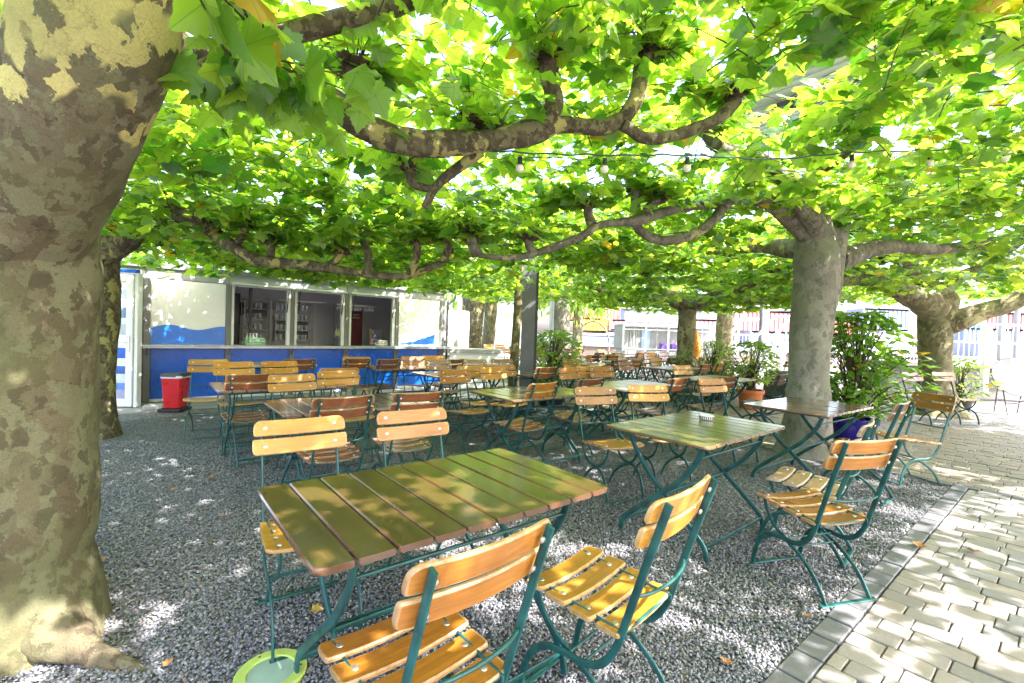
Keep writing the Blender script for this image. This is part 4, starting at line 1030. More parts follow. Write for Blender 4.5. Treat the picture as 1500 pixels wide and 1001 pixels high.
def shoots(starts, nper, Lr, leafn, size, keep=None, upb=.7):
    """shoots rising and arching from the start points; returns leaf arrays and twig mesh"""
    P, D, S = [], [], []; tw = MB()
    for s_ in starts:
        s_ = Vector(s_)
        for _ in range(nper):
            an = random.uniform(0, 2 * math.pi); L_ = random.uniform(*Lr); hd = Vector((math.cos(an), math.sin(an), 0)); up = random.uniform(.15, 1.0) * upb
            pts = [s_ + hd * L_ * t + Vector((0, 0, up * L_ * (t - .75 * t * t))) for t in (0, .25, .5, .75, 1)]
            twig_tube(tw, pts, random.uniform(.003, .006))
            for j in range(leafn):
                t = (j + .6) / leafn; i = min(3, int(t * 4)); u_ = t * 4 - i; q = pts[i].lerp(pts[i + 1], u_)
                a2 = an + (1 if j % 2 else -1) * random.uniform(.5, 1.7); pet = Vector((math.cos(a2), math.sin(a2), random.uniform(-.5, .35))) * random.uniform(.03, .08)
                b = q + pet
                if keep and not keep(b): continue
                P.append(b); D.append((math.cos(a2), math.sin(a2), random.uniform(-.75, .15))); S.append(random.uniform(*size) * (.75 + .35 * (1 - abs(t - .5))))
    return np.array([list(p) for p in P]), np.array(D), np.array(S), tw
kxi = kxf.inverted()
def keep_cam(b):
    d = (b - CP).length
    w_ = (b - CP).dot(cF)
    if w_ > .05 and d < 2.95:
        if 750 + FPX * (b - CP).dot(cR) / w_ < 285 and 500 - FPX * (b - CP).dot(cU) / w_ > -420: return False
    lk = kxi @ b
    if lk.y > -.35 and -1.6 < lk.x < 5.8 and b.z < 2.5: return False
    return d > 1.15 and b.z > 1.95
def zbase(x, y):
    k_ = max(0.0, min(1.0, (5.4 - y) / 2.0)) * max(.35, min(1.0, (x + 2.6) / 1.4 if x > -3 else 0))
    k_ = max(k_, max(0.0, min(1.0, (x - 1.2) / .8)) * max(0.0, min(1.0, (7.6 - y) / 1.4)) * (.62 if y > 3.6 else 1))
    if x < -.4: k_ *= max(0.0, min(1.0, (4.9 - y) / 1.4))
    return 2.38 + .58 * k_ - .26 * max(0.0, min(1.0, (y - 4.4) / .8)) * (1 if x < .2 else 0) + .12 * noise.noise(Vector((x * .55, y * .55, 3.1))) + .10 * noise.noise(Vector((x * 1.7, y * 1.7, 9.1)))

def crown_discs(root, cx_, cy_, r, nstart, seed, size=(.12, .195), zoff=0.0, leafn=9, fill=1.0, cut=None, hi=False, thick=.75, edge=.25):
    random.seed(seed); st = []
    while len(st) < nstart:
        a = random.uniform(0, 6.2832); q = r * math.sqrt(random.random()) * (1 + .12 * math.sin(3 * a + seed)); x, y = cx_ + q * math.cos(a), cy_ + q * math.sin(a)
        if cut and not cut(x, y): 
            if random.random() < .95: continue
        if noise.noise(Vector((x * .9, y * .9, seed))) < -.38: continue
        z = zbase(x, y) + zoff + thick * random.random() ** 1.5 + edge * (q / r) ** 3
        st.append((x, y, z))
    P, D, S, tw = shoots(st, 1, (.35, .85), leafn, size, keep_cam)
    d = np.linalg.norm(P - np.array(CP), axis=1); near = d < 3.3
    objs = []
    if near.any() and (~near).any():
        o = leaf_mesh('crown', P[near], D[near], S[near], LT[True], [LEAF, TWIG], root)
        o2 = leaf_mesh('crown', P[~near], D[~near], S[~near], LT[False], [LEAF, TWIG], root, tw)
    else: leaf_mesh('crown', P, D, S, LT[False], [LEAF, TWIG], root, tw)
def knuckle_shoots(root, seed, nper=8, leafn=7):
    random.seed(seed); P, D, S, tw = shoots([q for q in KN], nper, (.22, .62), leafn, (.11, .18), keep_cam, 1.1)
    leaf_mesh('crown', P, D, S, LT[False], [LEAF, TWIG], root, tw); KN.clear()
def limb(mb, pts, rs, seg=14, amp=.10, fr=2.2, n=7, mi=0, knobby=0.0):
    pp = spline(pts, n); rr = interp(rs, len(pp)); off = random.uniform(0, 50)
    def fn(q, d, r, t):
        k = amp * noise.noise(q * fr * 1.0 + Vector((off, 0, 0))) + amp * .5 * noise.noise(q * fr * 4) + knobby * max(0, noise.noise(q * 9)) 
        return q + d * r * k * 1.6
    mb.tube(pp, rr, seg, mi, True, fn)
KN = []
def knuckle(mb, p, r, up=Vector((0, 0, 1)), mi=1):
    """pollard head: lump of burrs with dead stubs"""
    p = Vector(p); KN.append(tuple(p))
    for i in range(13):
        c = p + Vector((random.uniform(-1, 1), random.uniform(-1, 1), random.uniform(-.6, 1))) * r * .75; rr = r * random.uniform(.25, .5)
        mb.tube([c - up * rr * .9, c - up * rr * .4, c + up * rr * .3, c + up * rr * .95], [rr * .4, rr, rr * .95, rr * .25], 8, mi, True, lambda q, d, r_, t: q + d * r_ * 1.1 * noise.noise(q * 34))
    for i in range(64):
        a = random.uniform(0, 6.28); d = Vector((math.cos(a), math.sin(a), random.uniform(-.5, 1.4))).normalized(); s_ = p + d * r * .5; L_ = r * random.uniform(.6, 2.0)
        mb.tube([s_, s_ + d * L_ * .5 + Vector((0, 0, random.uniform(-.2, .3) * L_)), s_ + d * L_ + Vector((0, 0, random.uniform(-.3, .5) * L_))], [.006, .004, .002], 4, mi)

def tree(label, loc, cat='tree'):
    t = thing('plane_tree', label, cat, loc); return t
def build_trunk(mb, root, mats):
    o = mb.build('trunk', mats, root); o.matrix_parent_inverse = Matrix.Translation(-Vector(root.location)); smooth_angle(o, 60); return o

# --- tree 1: the big trunk at the left edge
random.seed(3)
t1 = tree('huge plane tree at the left edge with peeling mottled bark and a thick yellow limb', (-2.16, 1.98, 0))
m = MB()
def fnt(q, d, r, t):
    g = q.z
    k = .10 * noise.noise(q * 1.3) + .05 * noise.noise(q * 4.2) + .018 * noise.noise(q * 14)
    fl = max(0, .30 - g) ** 2 * 2.6; an = math.atan2(q.y - 1.98, q.x + 2.16); k += fl * (.35 + .9 * max(0, math.cos((an - .0) * 3 + .4)) ** 2)
    k += .05 * math.exp(-((g - .33) / .035) ** 2) * -1.0
    return q + d * r * k
pp = spline([(-2.16, 1.98, -.12), (-2.16, 1.98, .25), (-2.17, 1.98, .8), (-2.18, 1.98, 1.4), (-2.17, 1.97, 1.85), (-2.12, 1.94, 2.2)], 16)
m.tube(pp, interp([.36, .325, .31, .31, .315, .28], len(pp)), 72, 0, True, fnt)
# root running out to the right
limb(m, [(-2.05, 1.93, .16), (-1.80, 1.88, .055), (-1.60, 1.84, .012), (-1.40, 1.82, -.03)], [.13, .085, .045, .02], 20, .25, 5.0, 12)
def PX(l, Y): return aY(l[0], l[1], Y)
big = [(-2.20, 1.98, 1.25), (-2.17, 1.95, 1.65), aY(64, 225, 1.84), aY(118, 140, 1.76), aY(143, 60, 1.70), aY(158, -30, 1.66), aY(180, -140, 1.6), aY(230, -280, 1.5)]
pp = spline(big, 12)
m.tube(pp, interp([.26, .275, .255, .235, .228, .222, .21, .19], len(pp)), 56, 0, True, lambda q, d, r, t: q + d * r * (.10 * noise.noise(q * 2.1) + .04 * noise.noise(q * 7)))
limb(m, [(-2.25, 2.0, 1.75), aY(-25, 215, 2.05), aY(-90, 130, 2.1), aY(-190, 20, 2.1)], [.22, .15, .12, .11], 30, .12)
limb(m, [aY(60, 160, 1.62), aY(40, 100, 1.60), aY(30, 78, 1.58)], [.05, .035, .03], 10, .2)
build_trunk(m, t1, [BARK1, KNOB])
m = MB()
limb(m, [(-1.95, 2.10, 2.15), aY(215, 55, 2.15), aY(275, 78, 2.25), aY(345, 104, 2.35), aY(430, 130, 2.45), aY(485, 150, 2.55), aY(535, 187, 2.62), aY(590, 207, 2.7), aY(655, 211, 2.8), aY(720, 205, 2.9), aY(782, 192, 3.0), aY(822, 181, 3.05), aY(880, 187, 3.1), aY(917, 172, 3.2)], [.12, .085, .075, .072, .07, .072, .075, .078, .074, .07, .078, .06, .052, .05], 20, .16, 3.0, 9)
limb(m, [aY(795, 190, 3.0), aY(812, 150, 3.02), aY(803, 115, 3.0), aY(800, 92, 3.0)], [.075, .062, .058, .06], 14, .2)
limb(m, [aY(912, 176, 3.18), aY(933, 140, 3.2), aY(938, 100, 3.2), aY(948, 78, 3.2)], [.052, .05, .048, .05], 12, .2)
limb(m, [aY(912, 182, 3.15), aY(950, 203, 3.2), aY(1010, 192, 3.3), aY(1055, 172, 3.35), aY(1078, 148, 3.4)], [.045, .04, .038, .04, .042], 12, .2)
limb(m, [aY(705, 222, 2.9), aY(672, 245, 2.95), aY(640, 272, 3.0), aY(622, 304, 3.0)], [.032, .03, .028, .026], 10, .2)
limb(m, [aY(636, 278, 3.0), aY(606, 270, 3.0), aY(598, 250, 3.0)], [.028, .026, .03], 10, .2)
limb(m, [aY(300, 105, 2.2), aY(400, 58, 2.2), aY(500, 30, 2.3), aY(580, 8, 2.35), aY(690, -40, 2.4)], [.05, .05, .048, .045, .04], 12, .15)
limb(m, [aY(538, 185, 2.6), aY(522, 145, 2.6), aY(520, 120, 2.6)], [.05, .05, .055], 10, .2)
for q, r in ((aY(800, 85, 3.0), .095), (aY(948, 78, 3.2), .08), (aY(1078, 140, 3.4), .08), (aY(597, 245, 3.0), .055), (aY(520, 108, 2.6), .085), (aY(690, 180, 2.95), .07), (aY(725, 195, 2.95), .05), (aY(395, 60, 2.3), .07), (aY(965, 75, 3.2), .06)): knuckle(m, q, r)
o = m.build('limbs', [BARKB, KNOB], t1); o.matrix_parent_inverse = Matrix.Translation(-Vector(t1.location)); smooth_angle(o, 60)
knuckle_shoots(t1, 201, 7)
# --- tree 2 behind it
random.seed(8)
t2 = tree('plane tree half hidden behind the huge trunk, its long patchy arm reaching over the kiosk', (-4.86, 5.40, 0))
m = MB()
limb(m, [(-4.90, 5.4, -.1), (-4.90, 5.4, .3), (-4.85, 5.4, 1.2), (-4.84, 5.4, 2.0), (-4.80, 5.35, 2.35)], [.30, .235, .21, .22, .24], 28, .08, 1.5, 12)
limb(m, [(-4.78, 5.35, 2.15), aY(182, 352, 5.3), aY(215, 325, 5.2), aY(258, 318, 5.1), aY(300, 332, 5.0), aY(335, 357, 4.95), aY(372, 380, 4.9), aY(420, 386, 4.9), aY(475, 392, 4.9), aY(540, 402, 4.95), aY(595, 404, 5.0), aY(650, 384, 5.1)], [.20, .14, .105, .085, .075, .066, .062, .056, .052, .046, .042, .036], 18, .16, 2.6, 8)
limb(m, [(-4.8, 5.3, 2.35), aY(200, 292, 5.0), aY(245, 302, 4.9), aY(300, 322, 4.9)], [.08, .055, .05, .045], 12, .15)
limb(m, [(-4.85, 5.4, 2.3), (-5.6, 6.0, 2.6), (-6.6, 6.8, 2.6), (-7.6, 7.3, 2.8)], [.13, .10, .08, .06], 12, .15)
limb(m, [(-4.85, 5.4, 2.2), (-5.3, 4.6, 2.5), (-6.2, 3.6, 2.7)], [.12, .09, .07], 12, .15)
limb(m, [(-4.6, 5.6, 2.35), (-3.8, 6.6, 2.6), (-3.2, 7.6, 2.65), (-2.3, 8.4, 2.8)], [.12, .08, .07, .05], 12, .15)
for a, b in (((540, 402), (530, 345)), ((600, 404), (612, 350)), ((650, 384), (655, 340)), ((392, 384), (395, 352)), ((480, 392), (500, 366)), ((345, 360), (360, 330))):
    limb(m, [aY(*a, 4.95), aY((a[0] + b[0]) / 2 + 4, (a[1] + b[1]) / 2, 4.95), aY(*b, 4.95)], [.045, .04, .045], 10, .2); knuckle(m, aY(*b, 4.95), .075)
build_trunk(m, t2, [BARKB, KNOB]); knuckle_shoots(t2, 202, 12)

# --- tree 5: grey trunk right of centre
t5 = tree('plane tree with a smooth grey trunk and dark cleft standing by the glossy brown table', (3.76, 5.72, 0))
m = MB()
random.seed(21)
limb(m, [(3.70, 5.74, -.1), (3.69, 5.74, .2), (3.67, 5.72, .9), (3.66, 5.7, 1.6), (3.68, 5.68, 2.1), (3.64, 5.62, 2.38), (3.58, 5.57, 2.62), (3.52, 5.5, 2.85)], [.40, .285, .225, .222, .245, .25, .20, .10], 36, .06, 1.4, 12)
limb(m, [(3.74, 5.74, 1.5), (3.88, 5.76, 1.95), aY(1224, 345, 5.75), aY(1238, 300, 5.8), aY(1262, 275, 5.8), aY(1330, 255, 5.7)], [.13, .14, .14, .13, .11, .08], 18, .12)
build_trunk(m, t5, [BARK5, KNOB]); m = MB()
limb(m, [(3.7, 5.6, 2.5), aY(1140, 304, 5.4), aY(1100, 290, 5.2), aY(1068, 294, 5.1), aY(1046, 322, 5.0), aY(1012, 345, 4.95), aY(968, 352, 4.9), aY(938, 338, 4.9), aY(928, 316, 4.9)], [.16, .09, .072, .062, .055, .05, .048, .045, .04], 16, .14, 2.6)
limb(m, [aY(1062, 298, 5.1), aY(1000, 304, 5.0), aY(938, 322, 4.8), aY(880, 330, 4.7), aY(848, 348, 4.7), aY(800, 366, 4.7), aY(752, 378, 4.7), aY(700, 374, 4.7)], [.058, .05, .052, .043, .04, .036, .032, .028], 14, .16, 2.6)
limb(m, [(3.75, 5.65, 2.55), aY(1185, 270, 5.4), aY(1230, 225, 5.0), aY(1275, 190, 4.6)], [.15, .10, .08, .06], 14, .15)
limb(m, [(3.78, 5.6, 2.5), aY(1150, 262, 5.0), aY(1110, 235, 4.5), aY(1050, 215, 4.1)], [.13, .09, .07, .06], 14, .15)
limb(m, [(3.8, 5.8, 2.5), (3.6, 6.8, 2.75), (3.1, 7.8, 2.8), (2.8, 8.7, 2.9)], [.14, .10, .08, .06], 12, .15)
limb(m, [(4.0, 5.8, 2.4), (5.0, 6.3, 2.7), (6.0, 6.6, 2.75), (6.8, 6.7, 2.9)], [.14, .10, .08, .06], 12, .15)
for a, b, Y in (((935, 322), (932, 275), 4.85), ((940, 322), (965, 290), 4.85), ((868, 330), (862, 300), 4.75), ((700, 374), (690, 345), 4.7), ((780, 370), (775, 345), 4.7), ((1275, 190), (1290, 165), 4.6), ((1050, 215), (1035, 190), 4.1), ((1330, 268), (1350, 240), 5.7)):
    limb(m, [aY(*a, Y), aY((a[0] + b[0]) / 2 - 3, (a[1] + b[1]) / 2, Y), aY(*b, Y)], [.055, .05, .055], 10, .2); knuckle(m, aY(*b, Y), .085)
knuckle_shoots(t5, 203, 10); o = m.build('limbs', [BARK5B, KNOB], t5); o.matrix_parent_inverse = Matrix.Translation(-Vector(t5.location)); smooth_angle(o, 60)

# --- tree 6: brown trunk at the right
t6 = tree('plane tree with stout brown-green trunk, flaring root and two level arms at the right', (8.66, 9.42, 0))
m = MB(); random.seed(31)
def fn6(q, d, r, t):
    fl = max(0, .7 - q.z) ** 2 * 1.3; an = math.atan2(q.y - 9.42, q.x - 8.66)
    return q + d * r * (.08 * noise.noise(q * 1.4) + .03 * noise.noise(q * 5) + fl * (.4 + .6 * math.cos(an * 2 + 1.9) ** 2))
pp = spline([(8.66, 9.42, -.1), (8.64, 9.42, .3), (8.60, 9.42, 1.0), (8.58, 9.42, 1.7), (8.60, 9.42, 2.25), (8.50, 9.42, 2.5)], 12)
m.tube(pp, interp([.36, .30, .275, .28, .33, .25], len(pp)), 36, 0, True, fn6)
limb(m, [(8.5, 9.35, 2.15), aY(1330, 432, 9.2), aY(1300, 415, 9.1), aY(1262, 408, 9.0), aY(1215, 412, 8.9)], [.30, .22, .17, .14, .12], 20, .12)
limb(m, [(8.75, 9.4, 1.85), aY(1408, 468, 9.2), aY(1440, 456, 9.1), aY(1480, 444, 9.0), aY(1530, 415, 8.9), aY(1600, 400, 8.9)], [.28, .20, .17, .165, .15, .12], 20, .12)
limb(m, [(8.6, 9.4, 2.4), aY(1330, 390, 9.0), aY(1300, 370, 8.6), aY(1250, 345, 8.3)], [.2, .13, .10, .08], 14, .15)
limb(m, [(8.65, 9.4, 2.3), aY(1400, 410, 9.2), aY(1450, 385, 9.0), aY(1500, 350, 8.6)], [.16, .10, .08, .07], 14, .15)
limb(m, [(8.6, 9.4, 2.3), (8.9, 10.5, 2.8), (9.3, 11.6, 2.9)], [.16, .10, .08], 14, .15)
for a, Y in (((1250, 340), 8.3), ((1500, 345), 8.6), ((1215, 405), 8.9), ((1290, 380), 8.8), ((1370, 372), 8.8)): knuckle(m, aY(*a, Y), .13)
build_trunk(m, t6, [BARK6, KNOB]); knuckle_shoots(t6, 204, 9)

def plain_tree(label, x, y, r, h, lean=(0, 0), bark_=BARK6, arms=5, ar=2.4, seed=1, zarm=.35):
    random.seed(seed); t = tree(label, (x, y, 0)); m = MB()
    limb(m, [(x, y, -.1), (x + lean[0] * .1, y, .3), (x + lean[0] * .5, y + lean[1] * .5, h * .5), (x + lean[0], y + lean[1], h)], [r * 1.3, r * 1.05, r, r * 1.1], 22, .08, 1.5, 10)
    for i in range(arms):
        a = i / arms * 6.283 + random.uniform(-.3, .3); e = Vector((math.cos(a), math.sin(a), 0)); b = Vector((x + lean[0], y + lean[1], h - .1))
        p = [b, b + e * ar * .3 + Vector((0, 0, zarm * .7)), b + e * ar * .65 + Vector((0, 0, zarm * random.uniform(.4, 1.2))), b + e * ar + Vector((0, 0, zarm * 1.6))]
        limb(m, p, [r * .6, r * .42, r * .33, r * .28], 10, .16); knuckle(m, p[-1], r * .5)
    build_trunk(m, t, [bark_, KNOB]); return t
t7 = plain_tree('slender mossy trunk rising behind the yellow chair in the middle distance', 4.05, 10.9, .19, 2.15, (.05, 0), BARK6, 6, 2.4, 41)
t8 = plain_tree('thin brown trunk left of the heavy steel post', .02, 8.9, .085, 3.0, (.12, 0), BARK6, 4, 1.8, 42)
t9 = plain_tree('broad pale trunk beyond the low white box, nearest the kiosk', aY(688, 520, 15.5).x, 15.5, .36, 3.4, (.1, 0), BARKB, 5, 2.6, 43)
t10 = plain_tree('second pale trunk beyond the low white box, behind the broad one', aY(713, 520, 18).x, 18.0, .24, 3.4, (.15, 0), BARK6, 5, 2.6, 44)
t11 = plain_tree('slim trunk rising above the far white staircase', aY(724, 500, 24).x + .3, 24.0, .26, 4.4, (.15, 0), BARK6, 5, 2.6, 45)
t12 = plain_tree('leaning grey trunk beside the steel hoop', aY(826, 520, 16.0).x, 16.0, .30, 3.0, (-.25, 0), BARK5, 5, 2.8, 46)
t13 = plain_tree('far bare trunk right of the closed parasol', aY(1059, 520, 16.5).x + .0, 16.5, .27, 3.2, (0, 0), BARK6, 5, 2.6, 47)
# trees whose crowns roof the place from outside the frame
t14 = plain_tree('plane tree added for shade, its leaves hanging over the camera from the right, trunk outside the frame', 3.0, -2.3, .28, 2.3, (0, 0), BARK6, 6, 2.6, 48)  # unseen trunk added; its crown shades the foreground and fills the upper right
t15 = plain_tree('plane tree reaching in from the right edge above the paving, trunk outside the frame', 8.4, 2.6, .28, 2.4, (0, 0), BARK6, 6, 2.6, 49)

openR = lambda x, y: not (x * KV.x + y * KV.y > 9.5 and False)
crown_discs(t1, -1.2, 2.3, 3.3, 650, 101, hi=True)
crown_discs(t2, -4.4, 5.8, 3.6, 780, 102)
crown_discs(t2, -2.7, 7.6, 2.5, 480, 120, zoff=.02)  # extra crown part added in the sun's path to shade the kiosk front
crown_discs(t5, 3.0, 5.2, 3.4, 1000, 105)
crown_discs(t6, 8.3, 9.3, 3.9, 850, 106)
crown_discs(t7, 4.0, 11.2, 3.3, 620, 107, zoff=-.36, thick=1.1)
crown_discs(t8, -.2, 8.6, 3.3, 640, 108, zoff=-.05, size=(.12, .18))
crown_discs(t9, aY(688, 520, 15.5).x, 15.5, 3.6, 300, 109, zoff=.9, thick=2.2)
crown_discs(t10, -1.0, 19.0, 4.0, 300, 110, zoff=.8, thick=2.5)
crown_discs(t11, -.6, 25.0, 4.0, 300, 111, zoff=1.5, thick=3.0)
crown_discs(t12, 1.5, 15.5, 3.4, 460, 112, zoff=.15, thick=2.0)
crown_discs(t13, 7.0, 16.5, 3.2, 300, 113, zoff=.5, thick=1.0)
crown_discs(t14, 3.3, .0, 3.1, 440, 114)
crown_discs(t15, 7.2, 3.6, 3.2, 400, 115, thick=.9)

# a low spray hanging close to the camera at the upper left
random.seed(77)
P, D, S, tw = shoots([tuple(aY(330, 75, 1.65)), tuple(aY(370, 40, 1.6)), tuple(aY(390, 110, 1.8))], 4, (.30, .55), 6, (.14, .19), lambda b: (b - CP).length > .95 and keep_cam(Vector((b.x, b.y, 2.2)) if False else CP + (b - CP) * 1.25), .15)
D[:, 2] -= .7
leaf_mesh('hanging_spray', P, D, S, LT[True], [LEAF, TWIG], t1, tw)

# ------------------------------------------------------------------ shrubs in pots
def shrub(name, label, c, r, h, z0, n, size, tpl, mats, pot, potr, poth, stems=5, seed=1, potlab=None):
    random.seed(seed); x, y = c[0], c[1]; t = thing(name, label, 'plant', (x, y, 0))
    m = MB(); m.lathe([(potr * .72, 0), (potr * .78, .02), (potr * .95, poth * .8), (potr * 1.06, poth * .82), (potr * 1.08, poth), (potr * .97, poth), (potr * .93, poth * .88), (.001, poth * .86)], (0, 0, 0), 32); o = m.build('pot', pot, t); smooth_angle(o, 40)
    tw = MB(); P, D, S = [], [], []
    for i in range(n):
        a = random.uniform(0, 6.283); zz = z0 + (h - z0) * random.random(); e = math.sin(math.pi * min(1, max(.08, (zz - z0) / (h - z0) * .85 + .12))) ** .6
        q = r * e * random.random() ** .5 * (1 + .25 * math.sin(3 * a + seed) + .3 * noise.noise(Vector((a, zz * 3, seed))))
        b = Vector((x + q * math.cos(a), y + q * math.sin(a), zz))
        if noise.noise(b * 3.2 + Vector((seed, 0, 0))) < -.22: continue
        if i % 9 == 0: twig_tube(tw, [Vector((x + random.uniform(-.05, .05), y, poth * .85)), Vector((x, y, zz * .55)).lerp(b, .4), b], .008)
        P.append(list(b)); D.append((math.cos(a) + random.uniform(-.6, .6), math.sin(a) + random.uniform(-.6, .6), random.uniform(-.8, .4))); S.append(random.uniform(*size))
    for i in range(stems): twig_tube(tw, [Vector((x + random.uniform(-.06, .06), y + random.uniform(-.06, .06), poth * .8)), Vector((x + random.uniform(-.12, .12), y, h * .45)), Vector((x + random.uniform(-.3, .3), y + random.uniform(-.2, .2), h * .85))], .014, 4)
    leaf_mesh('foliage', np.array(P), np.array(D), np.array(S), tpl, mats, t, tw); return t
p = aY(1272, 600, 6.1)
shrub('potted_shrub', 'large leafy shrub in a shiny navy pot right of the grey trunk', (p.x, 6.35), .64, 1.82, .36, 2100, (.10, .17), OV, [LEAF_S, TWIG], NAVY, .27, .36, 4, 5)
shrub('potted_shrub', 'yellow-green shrub in a terracotta pot left of the stone block', (4.82, 9.3), .55, 1.35, .55, 900, (.09, .14), OV, [LEAF_B, TWIG], TERRA, .24, .38, 4, 6)
shrub('potted_shrub', 'pale bamboo-like bush left of the terracotta pot', (4.45, 10.2), .75, 1.35, .25, 1500, (.10, .17), LN, [LEAF_B, TWIG], BLACKP, .28, .3, 9, 7)
shrub('potted_shrub', 'bright leafy shrub in a black pot right of the heavy steel post', (.78, 8.9), .52, 1.45, .40, 1100, (.09, .15), OV, [LEAF_B, TWIG], BLACKP, .30, .28, 5, 8)
shrub('potted_shrub', 'small shrub peeping out right of the brown trunk', (9.6, 9.9), .45, 1.15, .25, 500, (.10, .16), OV, [LEAF_B, TWIG], BLACKP, .22, .25, 4, 9)
shrub('potted_shrub', 'dark green bush beside the broad pale trunk', (-1.75, 14.8), .4, 1.5, .2, 500, (.08, .13), OV, [LEAF_S, TWIG], BLACKP, .25, .25, 4, 10)

# ------------------------------------------------------------------ distant greenery and high hall roof
def far_tree(x, y, r, z0, z1, n, seed, label):
    random.seed(seed); t = thing('tree', label, 'tree', (x, y, 0)); m = MB(); limb(m, [(x, y, 0), (x + .2, y, z0 * .6), (x, y, (z0 + z1) / 2)], [.35, .28, .15], 12, .1); build_trunk(m, t, [BARK6, KNOB])
    P, D, S = [], [], []
    cl = [(x + random.uniform(-1, 1) * r * .7, y + random.uniform(-1, 1) * r * .7, random.uniform(z0 + .3 * r, z1 - .3 * r), r * random.uniform(.3, .55)) for _ in range(16)]
    for i in range(n):
        c = random.choice(cl); v = Vector((random.gauss(0, 1), random.gauss(0, 1), random.gauss(0, 1))).normalized() * c[3] * random.random() ** .4
        P.append((c[0] + v.x, c[1] + v.y, c[2] + v.z)); D.append((v.x, v.y, v.z - .5)); S.append(random.uniform(.3, .5))
    leaf_mesh('crown', np.array(P), np.array(D), np.array(S), OV, [LEAF_B, TWIG], t); return t
far_tree(3.2, 24, 2.8, 2.2, 7.5, 2600, 1, 'pale green tree behind the leaning grey trunk')
far_tree(1.0, 27, 3.0, 2.0, 8, 2600, 2, 'pale green tree behind the leafy potted shrub')
far_tree(-5.0, 24, 3.0, 2.2, 8, 2200, 3, 'pale green tree seen between the kiosk and the broad pale trunk')

RP = Vector((6.55, 7.6, 6.9))
t = thing('hall_roof', 'high pale corrugated hall roof glimpsed through the leaves at upper right', 'roof', (RP.x, RP.y, 0), YAW)
# local x across (V), local y along (U)
m = MB()
for i in range(26): m.box((.08 + i * .125, -2, 6.98 + (.03 if i % 2 else 0)), (.124, 14, .03))
m.build('roof_sheet', LIGHTG, t)
m = MB(); m.box((-.02, -2, 6.93), (.10, 14, .22)); m.box((3.3, -2, 6.93), (.10, 14, .22)); m.build('edge_beam', GREY_M, t)
m = MB()
for i in range(9): m.box((1.9, -8.4 + i * 1.6, 6.86), (.5, .55, .12))
m.box((1.9, -2, 6.80), (.12, 13.6, .1)); m.build('vents', GREY_D, t)
m = MB()
for y in (-8.8,):
    for x in (.1, 3.2): m.box((x, y, 3.45), (.2, .2, 6.9))
m.build('columns', GREY_M, t)

# ------------------------------------------------------------------ string lights
def cable(label, pts, bulbs, colr, name='string_lights', cabmat=None, br=.022):
    t = thing(name, label, 'string lights', pts[0]); off = Matrix.Translation(-Vector(pts[0])); m = MB(); pp = spline(pts, 10); m.tube([p + Vector((0, 0, -.012 * abs(math.sin(i * .7)))) for i, p in enumerate(pp)], .0055, 6)
    o = m.build('cable', cabmat or paint('cable_green', (.015, .06, .05), .5, .2, 8), t); o.matrix_parent_inverse = off
    for i, b in enumerate(bulbs):
        b = Vector(b); m = MB(); m.lathe([(.014, .0), (.016, -.01), (.016, -.045), (.012, -.05)], b, 12); o = m.build('socket', BLACKP, t); o.matrix_parent_inverse = off
        m = MB(); m.lathe([(.012, -.05), (br * .9, -.062), (br, -.078), (br * .8, -.095), (.002, -.104)], b, 14); o = m.build('bulb', colr[i % len(colr)], t); smooth_angle(o, 80); o.matrix_parent_inverse = off
MILK = paint('milky_bulb', (.80, .72, .62), .15, .03, 5); BB = paint('blue_bulb', (.03, .25, .75), .2, .1, 5); BR = paint('red_bulb', (.65, .04, .02), .2, .1, 5); BY = paint('yellow_bulb', (.85, .6, .03), .2, .1, 5); BTQ = paint('teal_bulb', (.05, .5, .42), .2, .1, 5)
Yc = 3.3
def drop(px, py, Y): return aY(px, py - 13 * 3.3 / Y, Y)
bl = [(762, 239, 3.1), (886, 241, 3.2), (1007, 240, 3.3), (1248, 236, 3.6), (1363, 234, 3.8), (1473, 229, 4.0)]
cable('dark green cable of milky white bulbs strung across the view under the big arm', [aY(640, 212, 2.95), aY(762, 222, 3.1), aY(886, 226, 3.2), aY(1007, 226, 3.3), aY(1130, 232, 3.45), aY(1248, 222, 3.6), aY(1363, 219, 3.8), aY(1473, 212, 4.0), aY(1560, 205, 4.1)], [aY(x, y - 9, Y) for x, y, Y in bl], [MILK], br=.028)
bl = [(595, 345, 5.5), (663, 366, 5.6), (845, 352, 6.0), (895, 352, 6.1), (1131, 336, 6.4), (1308, 362, 7.0), (1392, 345, 7.2), (1430, 368, 7.3)]
cable('thin cable of small coloured bulbs further back', [aY(x, y - 3, Y) for x, y, Y in bl], [aY(x, y, Y) for x, y, Y in bl], [BR, BY, BB, BR, BB, BTQ, BB, BR])

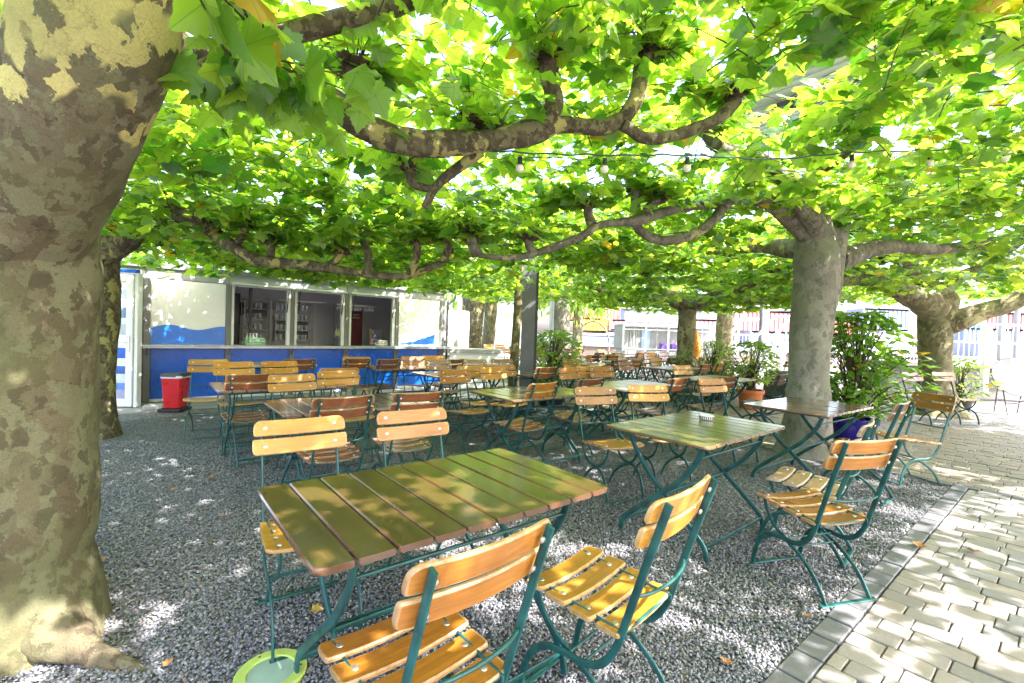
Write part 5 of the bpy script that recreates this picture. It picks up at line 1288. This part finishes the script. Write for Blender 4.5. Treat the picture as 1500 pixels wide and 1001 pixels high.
# ------------------------------------------------------------------ fallen leaves
lm, lf = LT[True]
def fallen(px, py, z, s, mat, label, grp=None, base=[None]):
    p = az(px, py, z); me = bpy.data.meshes.new('fallen_leaf'); q = lm.copy(); q[:, 2] = np.abs(q[:, 0]) * .5 + (q[:, 1] - .4) ** 2 * .6; q -= [0, .4, 0]; me.from_pydata((q * s).tolist(), [], lf.tolist()); me.materials.append(mat); o = bpy.data.objects.new('fallen_leaf', me); COL.objects.link(o)
    sd = o.modifiers.new('s', 'SOLIDIFY'); sd.thickness = .001
    o.location = (p.x, p.y, z + .008); o.rotation_euler = (random.uniform(-.3, .3), random.uniform(-.3, .3), random.uniform(0, 6)); tag(o, label, 'leaf', grp)
random.seed(5)
fallen(465, 897, .006, .055, DRYY, 'yellow fallen leaf on the gravel under the front table')
fallen(1346, 801, .004, .07, DRY, 'brown curled leaf on the paving, left of two')
fallen(1425, 810, .004, .07, DRY, 'brown curled leaf on the paving, right of two')
fallen(1062, 973, .006, .05, DRY, 'small brown leaf on the gravel beside the kerb')
fallen(380, 718, .752, .03, DRYY, 'tiny cream leaf on the far left corner of the front table') if False else None
for (x, y) in ((245, 975), (310, 700), (585, 870), (180, 700), (420, 690), (150, 822), (330, 760), (675, 800), (900, 860), (1180, 905), (250, 720), (540, 905)):
    fallen(x, y, .006, random.uniform(.03, .045), random.choice((DRY, DRY, DRYY)), 'small dry leaf scattered on the gravel', 'dry leaves on the gravel')

# ------------------------------------------------------------------ light
w = bpy.data.worlds.new('World'); scene.world = w; w.use_nodes = True; nt = w.node_tree; bg = nt.nodes['Background']
sky = nt.nodes.new('ShaderNodeTexSky'); sky.sky_type = 'NISHITA'; sky.sun_disc = False
SD = Vector((.80, -.42, 1.05)).normalized(); EL = math.asin(SD.z); AZ = math.atan2(SD.x, SD.y)
sky.sun_elevation = EL; sky.sun_rotation = AZ; sky.air_density = 1.0; sky.dust_density = 4.0; sky.ozone_density = .6
nt.links.new(sky.outputs[0], bg.inputs[0]); bg.inputs[1].default_value = .15
L = bpy.data.lights.new('sun', 'SUN'); L.energy = 3.0; L.angle = rad(.53); L.color = (1, .95, .86)
lo = bpy.data.objects.new('sun', L); COL.objects.link(lo); lo.rotation_euler = SD.to_track_quat('Z', 'Y').to_euler()
vs_ = scene.view_settings; vs_.view_transform = 'Standard'; vs_.look = 'None'; vs_.gamma = 1; vs_.use_white_balance = True; vs_.white_balance_temperature = 6300; vs_.white_balance_tint = 22; vs_.exposure = 3.05
c = scene.cycles; c.max_bounces = 8; c.diffuse_bounces = 5; c.transmission_bounces = 6; c.transparent_max_bounces = 8; c.glossy_bounces = 3; c.use_denoising = True; c.sample_clamp_indirect = 8
for o in list(PROTO.values()):
    if 'used' in o: del o['used']
